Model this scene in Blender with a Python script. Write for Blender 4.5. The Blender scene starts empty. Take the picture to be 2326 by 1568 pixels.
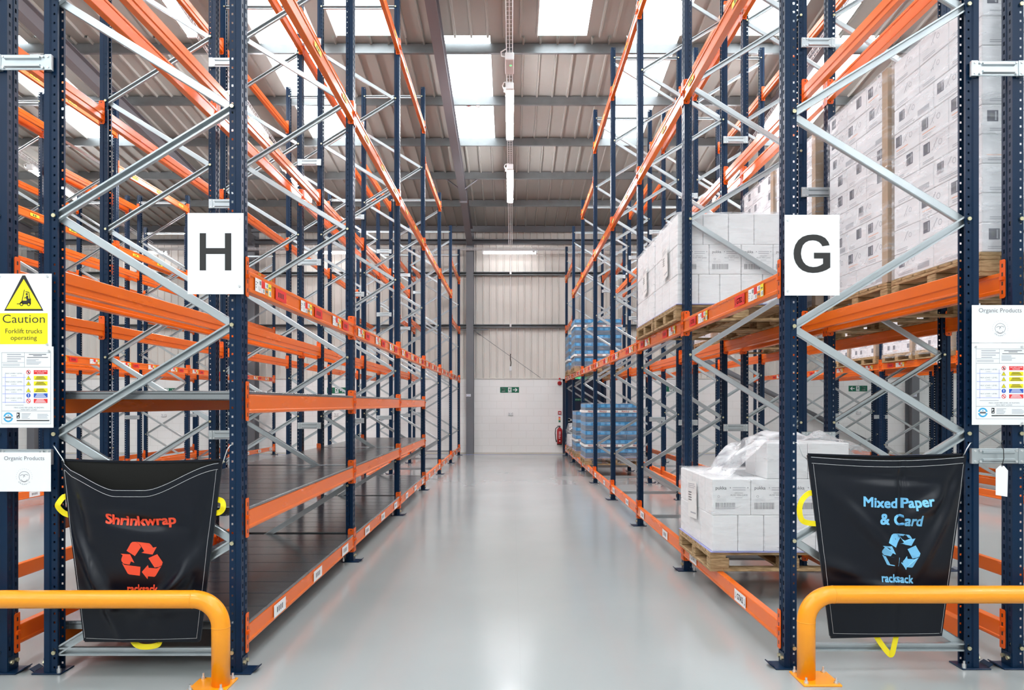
import bpy, math, random
from mathutils import Vector, noise

random.seed(7)
C = bpy.context.scene.collection
SC = bpy.context.scene
PI = math.pi

# ------------------------------------------------------------------ camera, world, exposure
F_PX = 1621.0                 # focal length in pixels of the 2326 wide frame
CAM_Z = 1.5065
VPX, VPY = 1162.0, 917.0      # vanishing point of the aisle
cam_d = bpy.data.cameras.new('camera')
cam = bpy.data.objects.new('camera', cam_d)
C.objects.link(cam)
cam.location = (0, 0, CAM_Z)
cam.rotation_euler = (PI / 2, 0, 0)
cam_d.sensor_width = 36.0
cam_d.sensor_fit = 'HORIZONTAL'
cam_d.lens = 36.0 * F_PX / 2326.0
cam_d.shift_x = (1163.0 - VPX) / 2326.0
cam_d.shift_y = (VPY - 784.0) / 2326.0
cam_d.clip_start = 0.05
cam_d.clip_end = 200
SC.camera = cam
world = bpy.data.worlds.new('world')
SC.world = world
world.use_nodes = True
world.node_tree.nodes['Background'].inputs[0].default_value = (0.85, 0.92, 1.0, 1)
world.node_tree.nodes['Background'].inputs[1].default_value = 1.0
SC.view_settings.view_transform = 'Standard'
SC.view_settings.look = 'None'
SC.view_settings.gamma = 1.0
SC.view_settings.use_curve_mapping = False
SC.view_settings.exposure = 0.3
SKY_E = 5.2                   # daylight glowing through the rooflight sheets
LAMP_E = 110.0                 # fluorescent battens
SC.cycles.max_bounces = 10
SC.cycles.diffuse_bounces = 6
SC.cycles.glossy_bounces = 4
SC.cycles.transparent_max_bounces = 12
SC.cycles.sample_clamp_indirect = 6.0


def at(px, py, d):
    """photo pixel at distance d -> world point"""
    return Vector(((px - VPX) * d / F_PX, d, CAM_Z + (VPY - py) * d / F_PX))


# ------------------------------------------------------------------ materials
MATS = {}


def srgb(r, g, b):
    def f(c):
        c /= 255.0
        return c / 12.92 if c <= 0.04045 else ((c + 0.055) / 1.055) ** 2.4
    return (f(r), f(g), f(b), 1.0)


def mat(name, col, rough=0.5, metal=0.0, spec=0.5, noise_amt=0.0, noise_scale=8.0, bump=0.0, bump_scale=60.0, emit=0.0, coat=0.0,
        rough_var=0.0, stretch=(1, 1, 1)):
    m = bpy.data.materials.new(name)
    m.use_nodes = True
    nt = m.node_tree
    b = nt.nodes['Principled BSDF']
    b.inputs['Base Color'].default_value = col
    b.inputs['Roughness'].default_value = rough
    b.inputs['Metallic'].default_value = metal
    b.inputs['Specular IOR Level'].default_value = spec
    if coat:
        b.inputs['Coat Weight'].default_value = coat
        b.inputs['Coat Roughness'].default_value = 0.1
    if emit:
        b.inputs['Emission Color'].default_value = col
        b.inputs['Emission Strength'].default_value = emit
    if noise_amt or bump or rough_var:
        tc = nt.nodes.new('ShaderNodeTexCoord')
        mp = nt.nodes.new('ShaderNodeMapping')
        mp.inputs['Scale'].default_value = stretch
        nt.links.new(tc.outputs['Object'], mp.inputs['Vector'])
    if noise_amt or rough_var:
        nz = nt.nodes.new('ShaderNodeTexNoise')
        nz.inputs['Scale'].default_value = noise_scale
        nz.inputs['Detail'].default_value = 6
        nt.links.new(mp.outputs['Vector'], nz.inputs['Vector'])
        if noise_amt:
            mx = nt.nodes.new('ShaderNodeMix')
            mx.data_type = 'RGBA'
            mx.inputs['A'].default_value = tuple(c * (1 - noise_amt) for c in col[:3]) + (1,)
            mx.inputs['B'].default_value = tuple(min(1, c * (1 + noise_amt)) for c in col[:3]) + (1,)
            nt.links.new(nz.outputs['Fac'], mx.inputs['Factor'])
            nt.links.new(mx.outputs['Result'], b.inputs['Base Color'])
        if rough_var:
            mr = nt.nodes.new('ShaderNodeMapRange')
            mr.inputs['To Min'].default_value = max(0.02, rough - rough_var)
            mr.inputs['To Max'].default_value = rough + rough_var
            nt.links.new(nz.outputs['Fac'], mr.inputs['Value'])
            nt.links.new(mr.outputs['Result'], b.inputs['Roughness'])
    if bump:
        nb = nt.nodes.new('ShaderNodeTexNoise')
        nb.inputs['Scale'].default_value = bump_scale
        nb.inputs['Detail'].default_value = 3
        nt.links.new(mp.outputs['Vector'], nb.inputs['Vector'])
        bp = nt.nodes.new('ShaderNodeBump')
        bp.inputs['Strength'].default_value = bump
        bp.inputs['Distance'].default_value = 0.01
        nt.links.new(nb.outputs['Fac'], bp.inputs['Height'])
        nt.links.new(bp.outputs['Normal'], b.inputs['Normal'])
    MATS[name] = m
    return m


NAVY = mat('navy_paint', (0.0028, 0.0180, 0.050, 1), 0.32, 0, 0.22, 0.1, 3)
NAVY_IN = mat('navy_inside', (0.006, 0.016, 0.034, 1), 0.5)
ORANGE = mat('orange_paint', (0.80, 0.143, 0.008, 1), 0.26, 0, 0.42, 0.06, 2, rough_var=0.04, stretch=(4, 0.6, 4))
ORANGE2 = mat('orange_connector', (0.76, 0.105, 0.003, 1), 0.36, 0, 0.4)
GALV = mat('galvanised_steel', (0.50, 0.535, 0.55, 1), 0.33, 0.8, 0.5, 0.10, 14)
DECKM = mat('galvanised_deck', (0.30, 0.315, 0.325, 1), 0.20, 0.85, 0.5, 0.25, 3, rough_var=0.07, stretch=(0.7, 5, 1))
ZINC = mat('zinc_bolt', (0.62, 0.56, 0.36, 1), 0.3, 0.9)
SILVER = mat('silver_bolt', (0.75, 0.75, 0.75, 1), 0.3, 0.9)
BLACK = mat('black_ink', (0.018, 0.016, 0.015, 1), 0.6)
GREYINK = mat('grey_ink', (0.14, 0.14, 0.15, 1), 0.7)
LGREY = mat('pale_grey_ink', (0.42, 0.42, 0.45, 1), 0.7)
BLUEINK = mat('blue_line_ink', (0.30, 0.33, 0.75, 1), 0.7)
WHITE = mat('white_board', (0.86, 0.87, 0.88, 1), 0.45)
PAPER = mat('label_white', (0.82, 0.81, 0.79, 1), 0.5)
L_YEL = mat('label_yellow', (0.85, 0.66, 0.01, 1), 0.5)
L_RED = mat('label_red', (0.75, 0.022, 0.015, 1), 0.5)
L_ORG = mat('label_orange', (0.80, 0.24, 0.01, 1), 0.5)
S_YEL = mat('sign_yellow', (0.92, 0.80, 0.004, 1), 0.45)
S_RED = mat('sign_red', (0.80, 0.025, 0.025, 1), 0.45)
S_BLUE = mat('sign_blue', (0.015, 0.09, 0.50, 1), 0.45)
S_CYAN = mat('sign_cyan', (0.05, 0.40, 0.68, 1), 0.45)
GREEN = mat('exit_green', (0.0, 0.135, 0.068, 1), 0.45)
BARR = mat('barrier_yellow', (0.95, 0.33, 0.004, 1), 0.32, 0, 0.5, 0.04, 3, coat=0.2)
BAGM = mat('bag_fabric', (0.0020, 0.0035, 0.0085, 1), 0.29, 0, 0.30, 0.15, 5, bump=0.6, bump_scale=3.0)
BAGIN = mat('bag_lining', (0.014, 0.0135, 0.012, 1), 0.7, 0, 0.15)
STITCH = mat('white_thread', (0.55, 0.55, 0.55, 1), 0.8)
WEBB = mat('yellow_webbing', (0.90, 0.72, 0.0, 1), 0.6)
PRINT_B = mat('light_blue_print', (0.17, 0.50, 0.78, 1), 0.5)
PRINT_R = mat('red_orange_print', (0.84, 0.070, 0.022, 1), 0.5)
CARTW = mat('white_carton', (0.80, 0.80, 0.80, 1), 0.6, 0, 0.4, 0.03, 4)
CARTG = mat('printed_white_carton', (0.74, 0.73, 0.745, 1), 0.55, 0, 0.4, 0.06, 9)
BROWN = mat('brown_card', (0.40, 0.27, 0.17, 1), 0.7, 0, 0.3, 0.08, 6)
SLIP = mat('slip_sheet', (0.32, 0.33, 0.62, 1), 0.6)
BLUEP = mat('blue_tray', (0.012, 0.20, 0.44, 1), 0.3, 0, 0.5, 0.35, 7, stretch=(1, 1, 3))
BLUEG = mat('slate_blue_tray', (0.07, 0.12, 0.18, 1), 0.35, 0, 0.5, 0.35, 9, stretch=(1, 1, 3))
BLUEL = mat('pale_blue_label', (0.07, 0.36, 0.66, 1), 0.5)
REDM = mat('red_paint', (0.45, 0.008, 0.014, 1), 0.3)
PLBLK = mat('black_plastic', (0.012, 0.012, 0.012, 1), 0.4)
PLWHT = mat('white_plastic', (0.80, 0.80, 0.80, 1), 0.4)
STEELG = mat('grey_steelwork', (0.17, 0.175, 0.19, 1), 0.5, 0, 0.4, 0.06, 2)
RAFTM = mat('rafter_steelwork', (0.15, 0.145, 0.158, 1), 0.45, 0, 0.4, 0.06, 2)
PURL = mat('purlin_galvanised', (0.20, 0.21, 0.215, 1), 0.36, 0.55, 0.5, 0.2, 5)
ROOFM = mat('roof_sheet', (0.35, 0.345, 0.315, 1), 0.5, 0, 0.4, 0.05, 1.5)
CLADM = mat('wall_cladding', (0.74, 0.705, 0.65, 1), 0.5, 0, 0.4, 0.03, 1)
WIREM = mat('tray_wire', (0.82, 0.83, 0.84, 1), 0.35, 0.3)
DOORM = mat('navy_door', (0.004, 0.010, 0.035, 1), 0.45)
LAMPM = mat('lamp_diffuser', (0.98, 0.97, 1.0, 1), 0.4, emit=LAMP_E)
LAMPW = mat('wall_lamp_diffuser', (0.98, 0.97, 1.0, 1), 0.4, emit=LAMP_E * 0.10)
SKYM = mat('rooflight_glow', (0.86, 0.96, 1.0, 1), 0.5, emit=SKY_E)
LEDG = mat('green_led', (0.1, 0.9, 0.2, 1), 0.4, emit=1.5)
EXITLIT = mat('lit_exit_green', (0.02, 0.55, 0.20, 1), 0.4, emit=0.8)


def wood_mat():
    m = mat('pallet_wood', (0.42, 0.27, 0.135, 1), 0.75, 0, 0.3)
    nt = m.node_tree
    b = nt.nodes['Principled BSDF']
    tc = nt.nodes.new('ShaderNodeTexCoord')
    mp = nt.nodes.new('ShaderNodeMapping')
    mp.inputs['Scale'].default_value = (3, 3, 22)
    nz = nt.nodes.new('ShaderNodeTexNoise')
    nz.inputs['Scale'].default_value = 4
    nz.inputs['Detail'].default_value = 8
    cr = nt.nodes.new('ShaderNodeValToRGB')
    cr.color_ramp.elements[0].color = (0.20, 0.115, 0.05, 1)
    cr.color_ramp.elements[0].position = 0.3
    cr.color_ramp.elements[1].color = (0.56, 0.39, 0.21, 1)
    cr.color_ramp.elements[1].position = 0.72
    oi = nt.nodes.new('ShaderNodeObjectInfo')
    ad = nt.nodes.new('ShaderNodeVectorMath')
    ad.operation = 'ADD'
    nt.links.new(tc.outputs['Object'], mp.inputs['Vector'])
    nt.links.new(mp.outputs['Vector'], ad.inputs[0])
    nt.links.new(oi.outputs['Location'], ad.inputs[1])
    nt.links.new(ad.outputs['Vector'], nz.inputs['Vector'])
    nt.links.new(nz.outputs['Fac'], cr.inputs['Fac'])
    nt.links.new(cr.outputs['Color'], b.inputs['Base Color'])
    return m


WOOD = wood_mat()


def film_mat(name, base, amount, scale, stretch):
    m = bpy.data.materials.new(name)
    m.use_nodes = True
    nt = m.node_tree
    b = nt.nodes['Principled BSDF']
    b.inputs['Base Color'].default_value = (0.88, 0.88, 0.90, 1)
    b.inputs['Roughness'].default_value = 0.16
    out = nt.nodes['Material Output']
    tr = nt.nodes.new('ShaderNodeBsdfTransparent')
    mx = nt.nodes.new('ShaderNodeMixShader')
    tc = nt.nodes.new('ShaderNodeTexCoord')
    mp = nt.nodes.new('ShaderNodeMapping')
    mp.inputs['Scale'].default_value = stretch
    mp.inputs['Rotation'].default_value = (0.12, 0.12, 0)
    nz = nt.nodes.new('ShaderNodeTexNoise')
    nz.inputs['Scale'].default_value = scale
    nz.inputs['Detail'].default_value = 5
    nz.inputs['Distortion'].default_value = 0.6
    mr = nt.nodes.new('ShaderNodeMapRange')
    mr.inputs['From Min'].default_value = 0.46
    mr.inputs['From Max'].default_value = 0.70
    mr.inputs['To Min'].default_value = base
    mr.inputs['To Max'].default_value = base + amount
    bp = nt.nodes.new('ShaderNodeBump')
    bp.inputs['Strength'].default_value = 0.45
    bp.inputs['Distance'].default_value = 0.02
    nt.links.new(tc.outputs['Object'], mp.inputs['Vector'])
    nt.links.new(mp.outputs['Vector'], nz.inputs['Vector'])
    nt.links.new(nz.outputs['Fac'], mr.inputs['Value'])
    nt.links.new(nz.outputs['Fac'], bp.inputs['Height'])
    nt.links.new(bp.outputs['Normal'], b.inputs['Normal'])
    nt.links.new(mr.outputs['Result'], mx.inputs['Fac'])
    nt.links.new(tr.outputs['BSDF'], mx.inputs[1])
    nt.links.new(b.outputs['BSDF'], mx.inputs[2])
    nt.links.new(mx.outputs['Shader'], out.inputs['Surface'])
    return m


FILM = film_mat('stretch_film', 0.04, 0.22, 3.0, (1.2, 1.2, 9))
FILM2 = film_mat('milky_stretch_film', 0.08, 0.32, 3.0, (1.5, 1.5, 7))

FILM3 = film_mat('gathered_stretch_film', 0.05, 0.28, 2.2, (1.2, 1.2, 8))
FILMT = film_mat('crumpled_film_top', 0.30, 0.5, 3.0, (2, 2, 4))


def floor_mat():
    m = mat('epoxy_floor', (0.56, 0.575, 0.575, 1), 0.2, 0, 0.5)
    nt = m.node_tree
    b = nt.nodes['Principled BSDF']
    tc = nt.nodes.new('ShaderNodeTexCoord')
    sx = nt.nodes.new('ShaderNodeSeparateXYZ')
    nt.links.new(tc.outputs['Object'], sx.inputs['Vector'])
    # saw cut joint running down the aisle
    sub = nt.nodes.new('ShaderNodeMath'); sub.operation = 'SUBTRACT'; sub.inputs[1].default_value = 0.05
    ab = nt.nodes.new('ShaderNodeMath'); ab.operation = 'ABSOLUTE'
    lt = nt.nodes.new('ShaderNodeMath'); lt.operation = 'LESS_THAN'; lt.inputs[1].default_value = 0.0022
    nt.links.new(sx.outputs['X'], sub.inputs[0]); nt.links.new(sub.outputs[0], ab.inputs[0]); nt.links.new(ab.outputs[0], lt.inputs[0])
    nz = nt.nodes.new('ShaderNodeTexNoise'); nz.inputs['Scale'].default_value = 0.8; nz.inputs['Detail'].default_value = 6
    nt.links.new(tc.outputs['Object'], nz.inputs['Vector'])
    mx = nt.nodes.new('ShaderNodeMix'); mx.data_type = 'RGBA'
    b.inputs['Specular IOR Level'].default_value = 0.7
    mx.inputs['A'].default_value = (0.315, 0.33, 0.33, 1)
    mx.inputs['B'].default_value = (0.365, 0.38, 0.375, 1)
    nt.links.new(nz.outputs['Fac'], mx.inputs['Factor'])
    m2 = nt.nodes.new('ShaderNodeMix'); m2.data_type = 'RGBA'
    m2.inputs['B'].default_value = (0.33, 0.34, 0.34, 1)
    nt.links.new(lt.outputs[0], m2.inputs['Factor']); nt.links.new(mx.outputs['Result'], m2.inputs['A'])
    nt.links.new(m2.outputs['Result'], b.inputs['Base Color'])
    mr = nt.nodes.new('ShaderNodeMapRange'); mr.inputs['To Min'].default_value = 0.10; mr.inputs['To Max'].default_value = 0.21
    nt.links.new(nz.outputs['Fac'], mr.inputs['Value']); nt.links.new(mr.outputs['Result'], b.inputs['Roughness'])
    return m


FLOORM = floor_mat()


def block_mat():
    m = mat('painted_blockwork', (0.93, 0.92, 0.90, 1), 0.55)
    nt = m.node_tree
    b = nt.nodes['Principled BSDF']
    tc = nt.nodes.new('ShaderNodeTexCoord')
    mp = nt.nodes.new('ShaderNodeMapping'); mp.inputs['Rotation'].default_value = (PI / 2, 0, 0)
    br = nt.nodes.new('ShaderNodeTexBrick')
    br.inputs['Scale'].default_value = 1.0
    br.inputs['Brick Width'].default_value = 0.45
    br.inputs['Row Height'].default_value = 0.225
    br.inputs['Mortar Size'].default_value = 0.006
    br.inputs['Color1'].default_value = (0.93, 0.92, 0.90, 1)
    br.inputs['Color2'].default_value = (0.92, 0.91, 0.89, 1)
    br.inputs['Mortar'].default_value = (0.84, 0.825, 0.80, 1)
    nt.links.new(tc.outputs['Object'], mp.inputs['Vector']); nt.links.new(mp.outputs['Vector'], br.inputs['Vector'])
    nt.links.new(br.outputs['Color'], b.inputs['Base Color'])
    return m


BLOCKM = block_mat()


# ------------------------------------------------------------------ mesh helpers
class MB:
    def __init__(self):
        self.v, self.f, self.m = [], [], []

    def poly(self, pts, mi=0):
        n = len(self.v)
        self.v += [tuple(p) for p in pts]
        self.f.append(tuple(range(n, n + len(pts))))
        self.m.append(mi)

    def raw(self, vs, fs, mi=0):
        n = len(self.v)
        self.v += [tuple(p) for p in vs]
        self.f += [tuple(n + i for i in f) for f in fs]
        self.m += [mi] * len(fs)

    def box(self, x0, x1, y0, y1, z0, z1, mi=0):
        if x0 > x1: x0, x1 = x1, x0
        if y0 > y1: y0, y1 = y1, y0
        if z0 > z1: z0, z1 = z1, z0
        vs = [(x0, y0, z0), (x1, y0, z0), (x1, y1, z0), (x0, y1, z0), (x0, y0, z1), (x1, y0, z1), (x1, y1, z1), (x0, y1, z1)]
        self.raw(vs, [(0, 3, 2, 1), (4, 5, 6, 7), (0, 1, 5, 4), (1, 2, 6, 5), (2, 3, 7, 6), (3, 0, 4, 7)], mi)

    def cbox(self, x0, x1, y0, y1, z0, z1, c=0.004, mi=0):
        """box with chamfered edges: hull of 24 points"""
        if x0 > x1: x0, x1 = x1, x0
        if y0 > y1: y0, y1 = y1, y0
        if z0 > z1: z0, z1 = z1, z0
        c = min(c, (x1 - x0) * .45, (y1 - y0) * .45, (z1 - z0) * .45)
        X, Y, Z = (x0, x1), (y0, y1), (z0, z1)
        idx, vs = {}, []
        for i in (0, 1):
            for j in (0, 1):
                for k in (0, 1):
                    sx, sy, sz = (1, -1)[i], (1, -1)[j], (1, -1)[k]
                    for a in range(3):
                        p = [X[i] + sx * c, Y[j] + sy * c, Z[k] + sz * c]
                        p[a] = (X[i], Y[j], Z[k])[a]
                        idx[i, j, k, a] = len(vs)
                        vs.append(tuple(p))
        fs = []
        for a in range(3):
            b, d = (a + 1) % 3, (a + 2) % 3
            for s in (0, 1):
                q = []
                for t, u in ((0, 0), (1, 0), (1, 1), (0, 1)):
                    key = [0, 0, 0]
                    key[a], key[b], key[d] = s, t, u
                    q.append(idx[key[0], key[1], key[2], a])
                fs.append(tuple(q) if s else tuple(reversed(q)))
            for t in (0, 1):
                for u in (0, 1):
                    q = []
                    k0, k1 = [0, 0, 0], [0, 0, 0]
                    k0[a], k1[a] = 0, 1
                    k0[b] = k1[b] = t
                    k0[d] = k1[d] = u
                    fs.append((idx[(*k0, b)], idx[(*k1, b)], idx[(*k1, d)], idx[(*k0, d)]))
        for i in (0, 1):
            for j in (0, 1):
                for k in (0, 1):
                    fs.append((idx[i, j, k, 0], idx[i, j, k, 1], idx[i, j, k, 2]))
        self.raw(vs, fs, mi)

    def tube(self, pts, r, n=10, mi=0, caps=True):
        pts = [Vector(p) for p in pts]
        rings = []
        up = Vector((0, 0, 1))
        prev = None
        for i, p in enumerate(pts):
            a = pts[max(i - 1, 0)]
            b = pts[min(i + 1, len(pts) - 1)]
            t = (b - a).normalized()
            if prev is None:
                ref = up if abs(t.z) < 0.9 else Vector((1, 0, 0))
                u = t.cross(ref).normalized()
            else:
                u = (prev - t * prev.dot(t)).normalized()
            prev = u
            w = t.cross(u)
            rr = r[i] if isinstance(r, (list, tuple)) else r
            rings.append([p + (u * math.cos(k * 2 * PI / n) + w * math.sin(k * 2 * PI / n)) * rr for k in range(n)])
        vs = [q for ring in rings for q in ring]
        fs = []
        for i in range(len(rings) - 1):
            for k in range(n):
                fs.append((i * n + k, i * n + (k + 1) % n, (i + 1) * n + (k + 1) % n, (i + 1) * n + k))
        if caps:
            fs.append(tuple(range(n - 1, -1, -1)))
            fs.append(tuple((len(rings) - 1) * n + k for k in range(n)))
        self.raw(vs, fs, mi)

    def ribbon(self, pts, wdir, w, th, mi=0):
        """flat strap along pts, width w along wdir"""
        pts = [Vector(p) for p in pts]
        rows = []
        for i, p in enumerate(pts):
            t = (pts[min(i + 1, len(pts) - 1)] - pts[max(i - 1, 0)]).normalized()
            wd = t.cross(Vector((0, 1, 0))) if wdir is None else Vector(wdir[i] if isinstance(wdir[0], (list, tuple)) else wdir)
            wd = (wd - t * wd.dot(t)).normalized()
            nn = t.cross(wd).normalized()
            rows.append([p + wd * w / 2 + nn * th / 2, p - wd * w / 2 + nn * th / 2, p - wd * w / 2 - nn * th / 2, p + wd * w / 2 - nn * th / 2])
        vs = [q for r in rows for q in r]
        fs = []
        for i in range(len(rows) - 1):
            for k in range(4):
                fs.append((i * 4 + k, i * 4 + (k + 1) % 4, i * 4 + 4 + (k + 1) % 4, i * 4 + 4 + k))
        fs += [(3, 2, 1, 0), tuple(len(vs) - 4 + k for k in range(4))]
        self.raw(vs, fs, mi)

    def extr(self, prof, axis, a0, a1, mi=0, closed=True, caps=True):
        """extrude 2D profile along axis ('x': prof=(y,z); 'y': prof=(x,z); 'z': prof=(x,y))"""
        def P(p, a):
            return {'x': (a, p[0], p[1]), 'y': (p[0], a, p[1]), 'z': (p[0], p[1], a)}[axis]
        n = len(prof)
        vs = [P(p, a0) for p in prof] + [P(p, a1) for p in prof]
        fs = [(i, (i + 1) % n, n + (i + 1) % n, n + i) for i in range(n if closed else n - 1)]
        if closed and caps:
            fs += [tuple(range(n - 1, -1, -1)), tuple(range(n, 2 * n))]
        self.raw(vs, fs, mi)

    def mesh(self, name, mats, smooth=False):
        me = bpy.data.meshes.new(name)
        me.from_pydata(self.v, [], self.f)
        for m in mats if isinstance(mats, (list, tuple)) else [mats]:
            me.materials.append(m)
        me.polygons.foreach_set('material_index', self.m)
        if smooth:
            me.polygons.foreach_set('use_smooth', [True] * len(self.f))
        me.update()
        return me


def put(name, me, parent=None, loc=(0, 0, 0), rot=(0, 0, 0)):
    o = bpy.data.objects.new(name, me)
    C.objects.link(o)
    if parent is not None:
        o.parent = parent
    o.location = loc
    o.rotation_euler = rot
    return o


def obj(name, mb, mats, parent=None, loc=(0, 0, 0), smooth=False):
    return put(name, mb.mesh(name, mats, smooth), parent, loc)


def tag(o, label, cat, group=None):
    o['label'] = label
    o['category'] = cat
    if group:
        o['group'] = group
    return o


def thing(name, label, cat, loc=(0, 0, 0), group=None, rot=(0, 0, 0)):
    o = bpy.data.objects.new(name, None)
    C.objects.link(o)
    o.empty_display_size = 0.1
    o.location = loc
    o.rotation_euler = rot
    return tag(o, label, cat, group)


def struct(name, mb, mats, smooth=False):
    o = obj(name, mb, mats, None, (0, 0, 0), smooth)
    o['kind'] = 'structure'
    return o


TXT = {}


def text2d(s, bold=0.0, spacing=1.0):
    """unit-height-ish text: list of verts (u,v) and faces, plus bounds"""
    k = (s, bold, spacing)
    if k not in TXT:
        cu = bpy.data.curves.new('t', 'FONT')
        cu.body = s
        cu.size = 1.0
        cu.offset = min(bold, 0)
        cu.space_character = spacing
        cu.resolution_u = 3
        o = bpy.data.objects.new('t', cu)
        me = bpy.data.meshes.new_from_object(o)
        vs = [(v.co.x, v.co.y) for v in me.vertices]
        fs = [tuple(p.vertices) for p in me.polygons]
        bpy.data.objects.remove(o)
        bpy.data.meshes.remove(me)
        bpy.data.curves.remove(cu)
        xs = [v[0] for v in vs]
        ys = [v[1] for v in vs]
        if bold > 0:
            n0, base, bf = len(vs), list(vs), list(fs)
            for a, c in ((1, 0), (0, 1), (1, 1), (.5, .5)):
                fs += [tuple(len(vs) + i for i in f) for f in bf]
                vs += [(x + a * bold * 1.6, y + c * bold * 1.6) for x, y in base]
            xs = [v[0] for v in vs]
            ys = [v[1] for v in vs]
        TXT[k] = (vs, fs, (min(xs), max(xs), min(ys), max(ys)))
    return TXT[k]


class Decal(MB):
    """flat artwork in (u,v), placed by a mapping fn(u,v,lift)->xyz"""
    def __init__(self, fn):
        super().__init__()
        self.fn = fn
        self.lift = 0.0

    def P(self, pts, mi=0):
        self.poly([self.fn(u, v, self.lift) for u, v in pts], mi)

    def R(self, u0, u1, v0, v1, mi=0):
        self.P([(u0, v0), (u1, v0), (u1, v1), (u0, v1)], mi)

    def frame(self, u0, u1, v0, v1, t, mi=0):
        self.R(u0, u1, v0, v0 + t, mi); self.R(u0, u1, v1 - t, v1, mi)
        self.R(u0, u0 + t, v0 + t, v1 - t, mi); self.R(u1 - t, u1, v0 + t, v1 - t, mi)

    def circ(self, u, v, r, mi=0, n=20):
        self.P([(u + r * math.cos(i * 2 * PI / n), v + r * math.sin(i * 2 * PI / n)) for i in range(n)], mi)

    def ring(self, u, v, r0, r1, mi=0, a0=0.0, a1=2 * PI, n=28):
        for i in range(n):
            a, b = a0 + (a1 - a0) * i / n, a0 + (a1 - a0) * (i + 1) / n
            self.P([(u + r0 * math.cos(a), v + r0 * math.sin(a)), (u + r1 * math.cos(a), v + r1 * math.sin(a)),
                    (u + r1 * math.cos(b), v + r1 * math.sin(b)), (u + r0 * math.cos(b), v + r0 * math.sin(b))], mi)

    def T(self, s, u, v, w=None, h=None, mi=0, bold=0.0, rot=0.0, align='l', warp=None):
        vs, fs, (x0, x1, y0, y1) = text2d(s, bold)
        kx = w / (x1 - x0) if w else h / (y1 - y0)
        ky = h / (y1 - y0) if h else kx
        dx = {'l': 0, 'c': -0.5 * (x1 - x0) * kx, 'r': -(x1 - x0) * kx}[align]
        cs, sn = math.cos(rot), math.sin(rot)
        out = []
        for x, y in vs:
            a, b = (x - x0) * kx + dx, (y - y0) * ky
            if warp:
                b += warp(a)
            out.append(self.fn(u + a * cs - b * sn, v + a * sn + b * cs, self.lift))
        self.raw(out, fs, mi)

    def L(self, u0, u1, v, n, dv, t, mi=0, jit=0.0):
        """n greeked text lines"""
        for i in range(n):
            e = u1 - jit * (u1 - u0) * random.random()
            self.R(u0, e, v - i * dv - t, v - i * dv, mi)


def plane_xz(o, lift0=0.0008, sx=1):
    """artwork on a vertical board facing the camera: u right, v up"""
    o = Vector(o)
    return lambda u, v, l: (o.x + sx * u, o.y - lift0 - l, o.z + v)


def plane_aisle(x, y0, z0, s, ydir=1, lift0=0.0008):
    """artwork on a face seen from the aisle; s=+1: face looks towards -x (right hand rack)"""
    return lambda u, v, l: (x - s * (lift0 + l), y0 + ydir * u, z0 + v)


# ------------------------------------------------------------------ building shell
Y_BACK, Y_FRONT, X_W = 21.8, -16.0, 22.0
SLOPE, RIDGE_Y = 0.12, 2.5


def purl_z(y):           # underside of the purlins
    return 6.70 + SLOPE * ((Y_BACK - y) if y > RIDGE_Y else (Y_BACK - RIDGE_Y - (RIDGE_Y - y) * 1.0))


b = MB(); b.box(-X_W, X_W, Y_FRONT, Y_BACK + 0.3, -0.2, 0.0)
struct('floor', b, FLOORM)


def rib_profile(a0, a1, pitch, rib, h, base):
    pts = []
    n = max(1, int(round((a1 - a0) / pitch)))
    p = (a1 - a0) / n
    for i in range(n):
        s = a0 + i * p
        pts += [(s, base), (s + p - rib, base), (s + p - rib * .75, base + h), (s + p - rib * .25, base + h)]
    pts.append((a1, base))
    return pts


def clad_wall(name, axis, c, a0, a1, z0, z1, h):
    b = MB()
    pr = rib_profile(a0, a1, 0.208, 0.06, h, c)
    for (p, q) in zip(pr, pr[1:]):
        if axis == 'y':
            b.poly([(p[0], p[1], z0), (q[0], q[1], z0), (q[0], q[1], z1), (p[0], p[1], z1)])
        else:
            b.poly([(p[1], p[0], z0), (q[1], q[0], z0), (q[1], q[0], z1), (p[1], p[0], z1)])
    if axis == 'y':
        b.box(a0, a1, c + 0.03 * (1 if h < 0 else -1), c + 0.12 * (1 if h < 0 else -1), z0, z1)
    else:
        b.box(c + 0.03 * (1 if h < 0 else -1), c + 0.12 * (1 if h < 0 else -1), a0, a1, z0, z1)
    return struct(name, b, CLADM)


clad_wall('wall_back', 'y', Y_BACK, -X_W, X_W, 2.262, 7.1, -0.03)
b = MB(); b.box(-X_W, X_W, Y_BACK - 0.02, Y_BACK + 0.2, 0, 2.262)
struct('wall_back_blockwork', b, BLOCKM)
b = MB(); b.box(-X_W, X_W, Y_FRONT - 0.2, Y_FRONT, 0, 7.2)
struct('wall_front', b, BLOCKM)
for nm, x0, x1 in (('wall_left', -X_W - 0.2, -X_W), ('wall_right', X_W, X_W + 0.2)):
    b = MB(); b.box(x0, x1, Y_FRONT, Y_BACK, 0, 9.6)
    struct(nm, b, CLADM)

# roof sheets with rooflights between the purlins
pur_y = [12.82, 14.54, 16.26, 18.0, 19.74, 21.68]
y = 12.82
while y - 1.73 > RIDGE_Y + 0.3:
    y -= 1.73
    pur_y.insert(0, y)
y = RIDGE_Y - 0.8
while y > Y_FRONT + 0.4:
    pur_y.insert(0, y)
    y -= 1.73
SHEET = 0.215                 # sheet above the purlin underside


def roof_z(y):
    return purl_z(y) + SHEET


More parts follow.
